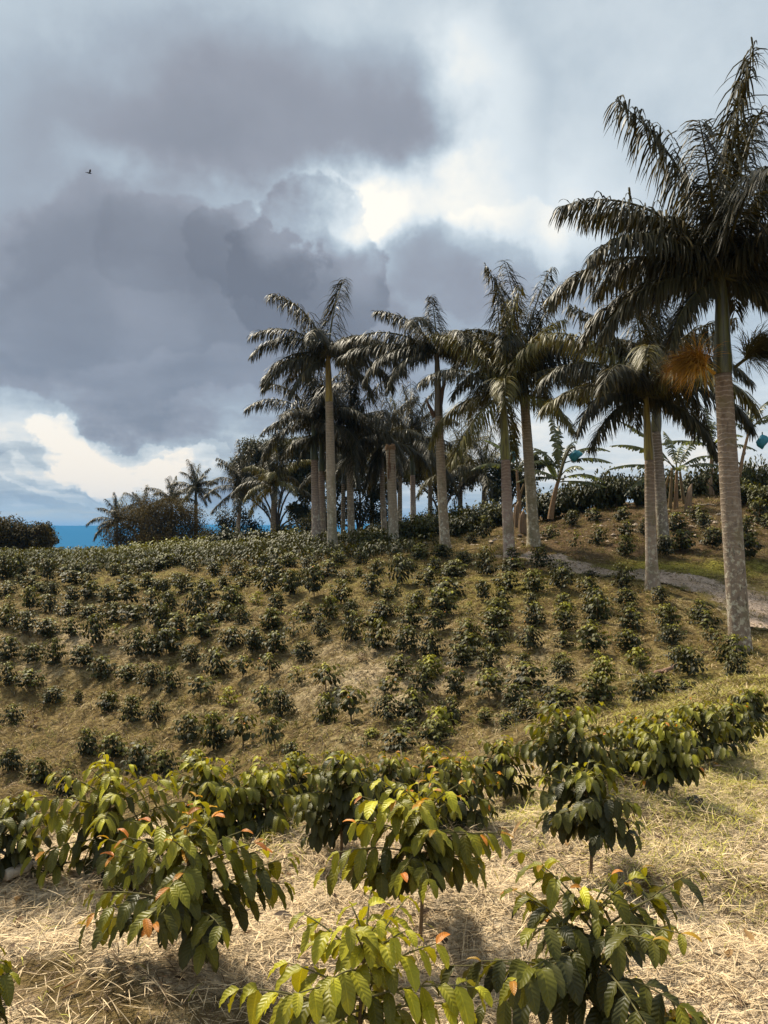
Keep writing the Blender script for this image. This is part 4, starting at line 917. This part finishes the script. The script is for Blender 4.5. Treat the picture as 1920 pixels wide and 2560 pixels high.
# ------------------------------------------------------------------ straw, grass and litter
def scatter(n,x0,x1,y0,y1,seed):
    rg=np.random.default_rng(seed); X=rg.uniform(x0,x1,n); Y=rg.uniform(y0,y1,n)
    k=np.abs(X)<.53*Y+.7; X=X[k];Y=Y[k]; return X,Y,rg
def zmask(X,Y):
    Z=H(X,Y); return zones(X,Y,Z)
def strands(name,label,X,Y,rg,L,W,cols,lift,tilt,mat=M_STRAW,cat=None,ns=3):
    n=len(X); Z=HB(X,Y); a=rg.uniform(0,6.28,n)
    P=np.stack([X,Y,Z+rg.uniform(0,1,n)**2*lift+.004],-1)
    D=np.stack([np.cos(a),np.sin(a),rg.normal(tilt[0],tilt[1],n)],-1)
    g=Geo(); ln=L*rg.uniform(.5,1.4,n)
    g.add(*leaves(P,D,ln,W*rg.uniform(.6,1.3,n),cols,.0,rg.uniform(-.1,.5,n) if tilt[0]<.5 else rg.uniform(.2,1.4,n),ns,1,0,shape='strip',seed=int(rg.integers(1e6))))
    o=obj(name,g.make(name,mat)); tag(o,label,cat or name,kind='stuff'); return o
# dry straw on the terrace
X,Y,rg=scatter(270000,-4.5,6,1.9,9.5,1)
ed=edgeY(X)+.5; zz=zmask(X,Y); pm_=np.where(Y<ed,1.0,.0)*np.clip(1.25-zz[:,1]*1.3,.12,1)*np.clip(1.5-.11*Y,.4,1)*np.clip(1.15-.65*np.clip(pn(X,Y)-.7,0,1.2),.25,1)
k=rg.uniform(0,1,len(X))<pm_; X,Y=X[k],Y[k]; n=len(X)
b=rg.random((n,1)); cols=np.array([.74,.58,.375])*(.55+.62*b)+np.array([.05,.03,.0])*rg.random((n,1)); dk=rg.random(n)<.12+.35*np.clip(pn(X,Y)-.4,0,1); cols[dk]=np.array([.13,.085,.05])*(.6+.8*b[dk])
strands('straw','dry cut straw strewn over the terrace between the close coffee plants',X,Y,rg,.085*rg.choice([.6,1,1.6],n),.0034,cols,.04,(.05,.22),ns=4)
# green grass on the terrace
X,Y,rg=scatter(220000,-4.5,7,1.9,12,2)
zz=zmask(X,Y); k=(rg.uniform(0,1,len(X))<np.clip((zz[:,1]-.14)*3.4,.02,1))&(Y<edgeY(X)+4.0*(X>2)+.5); X,Y=X[k],Y[k]; n=len(X)
b=rg.random((n,1)); cols=np.array([.40,.37,.075])*(.6+b*.8); yl=rg.random(n)<.36; cols[yl]=np.array([.58,.46,.24])*(.6+.6*b[yl])
strands('grass','short yellow green grass growing through the straw on the terrace',X,Y,rg,.085,.0048,cols,.01,(.9,.5))
# mulch and grass over the far slope
X,Y,rg=scatter(300000,-17,17,8,36,3)
zz=zmask(X,Y); near_=Y<edgeY(X)+1.2; k=(~near_)&(rg.uniform(0,1,len(X))<np.clip(1.5-.03*Y,.3,1)); X,Y,zz=X[k],Y[k],zz[k]; n=len(X)
b=rg.random((n,1)); gm=rg.uniform(0,1,n); st=np.clip(zz[:,0],0,1); mo=np.clip(zz[:,1],0,1)
cols=np.where((gm<st*.75)[:,None],np.array([.46,.35,.19])*(.3+.9*b),np.where((gm<st*.75+mo*.9)[:,None],np.array([.19,.155,.03])*(.35+1.1*b),np.array([.12,.072,.032])*(.3+b)))
strands('mulch','brown mulch, straw and moss tufts over the far slope',X,Y,rg,.15,.015,cols,.035,(.55,.5),ns=2)
# darker weed tufts
X,Y,rg=scatter(3000,-15,15,9,34,4); 
Z=H(X,Y); k=Y>edgeY(X)+1.5; X,Y=X[k],Y[k]; m=22
XX=np.repeat(X,m)+rg.normal(0,.07,len(X)*m); YY=np.repeat(Y,m)+rg.normal(0,.07,len(X)*m); n=len(XX)
PB=np.array([(x+r*1.1*math.cos(a),y+r*1.1*math.sin(a)) for x,y,r in FEET for a in rg.uniform(0,6.28,26)]); PB=np.repeat(PB,8,0)+rg.normal(0,.09,(len(PB)*8,2)); n0=len(XX); XX=np.concatenate([XX,PB[:,0]]); YY=np.concatenate([YY,PB[:,1]]); n=len(XX); X=np.zeros(n0//m+len(PB)//m+1)
cols=np.repeat(np.array([[.13,.125,.022],[.23,.19,.05],[.085,.08,.02]])[rg.integers(0,3,len(X))],m,0)[:n]*(.6+.8*rg.random((n,1)))
strands('weeds','small weed tufts scattered between the coffee bushes of the far slope',XX,YY,rg,.13,.013,cols,.0,(1.3,.5),ns=3)
# brown fallen leaves and bits in the straw
X,Y,rg=scatter(700,-4,5.5,1.9,8,6)
k=Y<edgeY(X)+.2; X,Y=X[k],Y[k]; n=len(X); Z=HB(X,Y); a=rg.uniform(0,6.28,n)
g=Geo(); g.add(*leaves(np.stack([X,Y,Z+.03],-1),np.stack([np.cos(a),np.sin(a),rg.normal(.1,.25,n)],-1),.07*rg.uniform(.4,1.3,n),.03*rg.uniform(.5,1.2,n),np.array([[.13,.075,.035],[.08,.05,.03],[.25,.15,.06],[.05,.035,.025]])[rg.integers(0,4,n)],.0,rg.uniform(-.5,.8,n),4,2,.5,seed=61))
tag(obj('leaf_litter',g.make('leaf_litter',M_STRAW)),'brown curled fallen leaves scattered in the straw',kind='stuff')
# small stones of the track and pale chips on the bank
def stones():
    rg=np.random.default_rng(9); g=Geo()
    q=rg.uniform(0,69,900); i=q.astype(int); uu=rg.uniform(-.95,.95,900)
    c=C[i]+Nn[i]*(uu*hw[i])[:,None]
    bp=[point(px,py,30) for px,py in ((1260,1335),(1500,1330),(1760,1300),(1800,1318),(1900,1350))]
    ex=np.concatenate([rg.normal(0,1,(60,2))*[1.3,.9]+[p[0],29.] for p in bp])
    c=np.concatenate([c,ex]); z=HB(c[:,0],c[:,1])+.03; big=np.concatenate([np.full(900,1.),np.full(len(ex),2.0)])
    oc=np.array([[1,0,0],[0,1,0],[-1,0,0],[0,-1,0],[0,0,1],[0,0,-1]],float)
    fc=np.array([[0,1,4,4],[1,2,4,4],[2,3,4,4],[3,0,4,4]])
    V=[];T=[];A=[]
    for k in range(len(c)):
        s=rg.uniform(.015,.05)*big[k]; v=oc*s*rg.uniform(.6,1.4,(6,3)); v[:,2]*=.6; a=rg.uniform(0,6.28)
        v=np.stack([v[:,0]*np.cos(a)-v[:,1]*np.sin(a),v[:,0]*np.sin(a)+v[:,1]*np.cos(a),v[:,2]],-1)+[c[k,0],c[k,1],z[k]]
        V.append(v); T.append(np.array([[0,1,4],[1,2,4],[2,3,4],[3,0,4]])+k*6); A.append(np.tile([*(np.array([.42,.33,.25])*rg.uniform(.5,1.2)),1],(6,1)))
    me=mesh('gravel',np.concatenate(V),np.zeros((0,4),int),M_DRY,{'tint':np.concatenate(A)},False,np.concatenate(T))
    tag(obj('gravel',me),'loose pale stones on the track and wood chips on the bank','gravel',kind='stuff')
stones()

# ------------------------------------------------------------------ sky, sun, camera
SUN_AZ=-42.0; SUN_EL=52.0      # degrees from the view direction (negative: towards the valley) and above the horizon
w=bpy.data.worlds.new('World'); scene.world=w; w.use_nodes=True; nt=w.node_tree; nt.nodes.clear(); b=NB(nt)
SKYK=.1
gen=b.n('ShaderNodeTexCoord').outputs['Generated']
nish=b.n('ShaderNodeTexSky',sky_type='NISHITA'); nish.sun_disc=False; nish.sun_elevation=R(SUN_EL); nish.sun_rotation=R(SUN_AZ); nish.air_density=1.3; nish.dust_density=1.0
s3=b.n('ShaderNodeSeparateXYZ',{0:gen})
azn=b.math('ARCTAN2',s3.outputs[0],s3.outputs[1]); eln=b.math('ARCSINE',s3.outputs[2])
# cloud sheets recede towards the horizon: turbulence gets finer and flatter there
flat=b.math('DIVIDE',1.0,b.math('MAXIMUM',b.math('ADD',s3.outputs[2],.10),.06))
cv=b.n('ShaderNodeVectorMath',{0:gen,1:b.n('ShaderNodeCombineXYZ',{0:flat,1:flat,2:1.0}).outputs[0]},operation='MULTIPLY').outputs[0]
w1=b.n('ShaderNodeTexNoise',{'Vector':gen,'Scale':5.5,'Detail':7.0,'Roughness':.56})
w2=b.n('ShaderNodeTexNoise',{'Vector':cv,'Scale':2.2,'Detail':6.0,'Roughness':.55})
base=b.n('ShaderNodeCombineXYZ',{0:azn,1:eln,2:0.0}).outputs[0]
wd=b.n('ShaderNodeVectorMath',{0:b.n('ShaderNodeVectorMath',{0:w1.outputs['Color'],1:(.5,.5,.5)},operation='SUBTRACT').outputs[0],1:(.24,.20,0)},operation='MULTIPLY').outputs[0]
pv=b.n('ShaderNodeVectorMath',{0:base,1:wd},operation='ADD').outputs[0]
def ae(px,py):
    d=dirpx(px,py); return math.atan2(d[0],1.0), math.atan2(d[1],math.hypot(d[0],1))
acc=None
BL=[ # px,py,rx,ry,turn,amount
 (640,330,640,260,0,-.46),(1130,390,300,170,0,-.26),(330,300,300,180,0,-.14),(60,600,260,420,0,-.22),(430,820,640,320,0,-.56),(620,760,240,150,0,-.16),(420,960,560,110,0,-.22),(480,1065,360,60,0,-.30),
 (1080,660,230,110,0,-.20),(1230,760,300,120,0,-.12),(900,1000,300,120,0,-.12),(1560,330,260,120,0,-.03),
 (960,505,330,110,8,.78),(740,545,330,80,-6,.34),(440,490,300,95,-12,.36),(1200,260,150,190,0,.46),(1270,430,300,150,12,.34),(880,660,130,160,-35,.50),(1480,570,210,120,0,.24),(1430,470,260,130,0,.18),
 (110,1070,300,95,-12,.44),(260,1125,190,70,-14,.30),(590,1085,200,80,0,.32),(100,1190,420,60,0,.20),(500,1180,380,60,0,.20),(1500,1130,760,190,0,.44),(1750,90,600,260,0,.14),(80,60,420,220,0,.18),(1000,30,700,80,0,.10),(200,470,160,120,0,.20)]
for px,py,rx,ry,tn,am in BL:
    a,e=ae(px,py)
    mp=b.n('ShaderNodeMapping',{'Vector':pv,'Location':(a,e,0),'Rotation':(0,0,R(tn)),'Scale':(rx/F*1.25,ry/F*1.25,1)},vector_type='TEXTURE').outputs[0]
    gr=b.n('ShaderNodeTexGradient',{'Vector':mp},gradient_type='SPHERICAL').outputs[1]
    gs=b.sm(gr,0.0,.85)
    acc=b.math('MULTIPLY_ADD',gs,am*.74,acc if acc is not None else .55)
fine=b.n('ShaderNodeTexNoise',{'Vector':gen,'Scale':13.0,'Detail':6.0,'Roughness':.55}).outputs[0]
for px,py,rx,ry,tn,am,ed in [(470,860,520,400,0,-.16,.06),(770,690,200,200,-20,-.34,.04),(430,640,200,130,0,-.12,.06),(620,640,170,120,0,-.20,.04),(560,980,420,90,0,.16,.10),(250,820,260,120,10,.10,.10),(70,1075,200,80,-14,.20,.06),(250,1120,170,50,-16,.20,.05),(330,1165,200,40,-6,.16,.05),(120,1180,150,40,-8,.14,.05),(480,1180,190,40,0,.14,.05),(560,1075,150,70,0,.14,.08),(330,1230,330,50,0,-.12,.08),(150,1150,260,40,0,-.12,.06),(1130,690,210,120,10,-.12,.10),(1290,560,150,110,0,.10,.08)]:
    a,e=ae(px,py)
    mp=b.n('ShaderNodeMapping',{'Vector':pv,'Location':(a,e,0),'Rotation':(0,0,R(tn)),'Scale':(rx/F*1.3,ry/F*1.3,1)},vector_type='TEXTURE').outputs[0]
    gr=b.math('ADD',b.n('ShaderNodeTexGradient',{'Vector':mp},gradient_type='SPHERICAL').outputs[1],b.math('MULTIPLY',b.math('SUBTRACT',fine,.5),.55))
    acc=b.math('MULTIPLY_ADD',b.sm(gr,.26-ed,.26+ed),am,acc)
tur=b.math('MULTIPLY',b.math('SUBTRACT',w1.outputs[0],.5),.55)
tur2=b.math('MULTIPLY',b.math('SUBTRACT',w2.outputs[0],.5),.85)
low=b.math('SUBTRACT',1.0,b.sm(eln,.05,.32))
val=b.math('ADD',acc,b.math('ADD',tur,b.math('MULTIPLY',tur2,b.math('MULTIPLY_ADD',low,.85,.25))))
# overhead and behind: the sheet is thin and bright
val=b.math('ADD',val,b.math('MULTIPLY',b.sm(eln,.78,1.25),.10))
val=b.math('ADD',val,b.math('MULTIPLY',b.sm(b.math('MULTIPLY',s3.outputs[1],-1.0),.1,.8),.12))
cloud=b.ramp(b.math('MULTIPLY_ADD',val,.625,.3125),[(0.0,(.126,.132,.155)),(.19,(.152,.160,.186)),(.31,(.178,.190,.220)),(.45,(.222,.235,.27)),(.60,(.285,.325,.372)),(.70,(.36,.412,.455)),(.83,(.51,.555,.58)),(.97,(.73,.70,.63))])
cloud=b.mix(b.math('SUBTRACT',1.0,b.sm(eln,.02,.22)),cloud,b.mix(1.0,cloud,(1.16,1.02,.86),'MULTIPLY'))
cl=b.mix(1.0,cloud,(1/SKYK,1/SKYK,1/SKYK),'MULTIPLY')
# near the horizon the blue sky shows under the cloud sheet
gap=b.math('MULTIPLY',b.math('SUBTRACT',1.0,b.sm(b.math('ADD',eln,b.math('MULTIPLY',b.math('SUBTRACT',w2.outputs[0],.5),.05)),.018,.05)),b.math('SUBTRACT',1.0,b.sm(azn,-.18,.05)))
skyc=b.mix(b.math('MULTIPLY',gap,.55),cl,nish.outputs[0])
bg=b.n('ShaderNodeBackground',{'Color':skyc,'Strength':SKYK})
o=nt.nodes.new('ShaderNodeOutputWorld'); nt.links.new(bg.outputs[0],o.inputs[0])

sd=bpy.data.lights.new('sun','SUN'); sd.energy=5.0; sd.angle=R(7); sd.color=(1.0,.90,.72)
so=link(bpy.data.objects.new('sun',sd)); so.rotation_euler=(R(90-SUN_EL),0,R(-SUN_AZ+180)); so.location=(0,0,60)
dv=Vector((math.sin(R(SUN_AZ))*math.cos(R(SUN_EL)),math.cos(R(SUN_AZ))*math.cos(R(SUN_EL)),math.sin(R(SUN_EL))))
so.rotation_euler=(-dv).to_track_quat('-Z','Y').to_euler()

cd=bpy.data.cameras.new('camera'); co=link(bpy.data.objects.new('camera',cd)); scene.camera=co
cd.sensor_fit='VERTICAL'; cd.sensor_height=24; cd.sensor_width=18; cd.lens=F/2560*24; cd.clip_start=.1; cd.clip_end=30000
co.location=(0,0,CAMZ); co.rotation_euler=(R(90)+PITCH,0,0)
vs=scene.view_settings; vs.view_transform='Standard'; vs.look='None'; vs.gamma=1; vs.exposure=0.58; vs.use_curve_mapping=False
cy=scene.cycles
cy.max_bounces=6; cy.diffuse_bounces=3; cy.glossy_bounces=2; cy.transmission_bounces=4; cy.transparent_max_bounces=4; cy.volume_bounces=0
cy.use_denoising=True; cy.sample_clamp_indirect=4; cy.use_adaptive_sampling=True

for o_ in scene.objects:
    if o_.parent is None and 'label' in o_ and len(o_['label'].split())>16: print('LONG',o_.name,o_['label'])
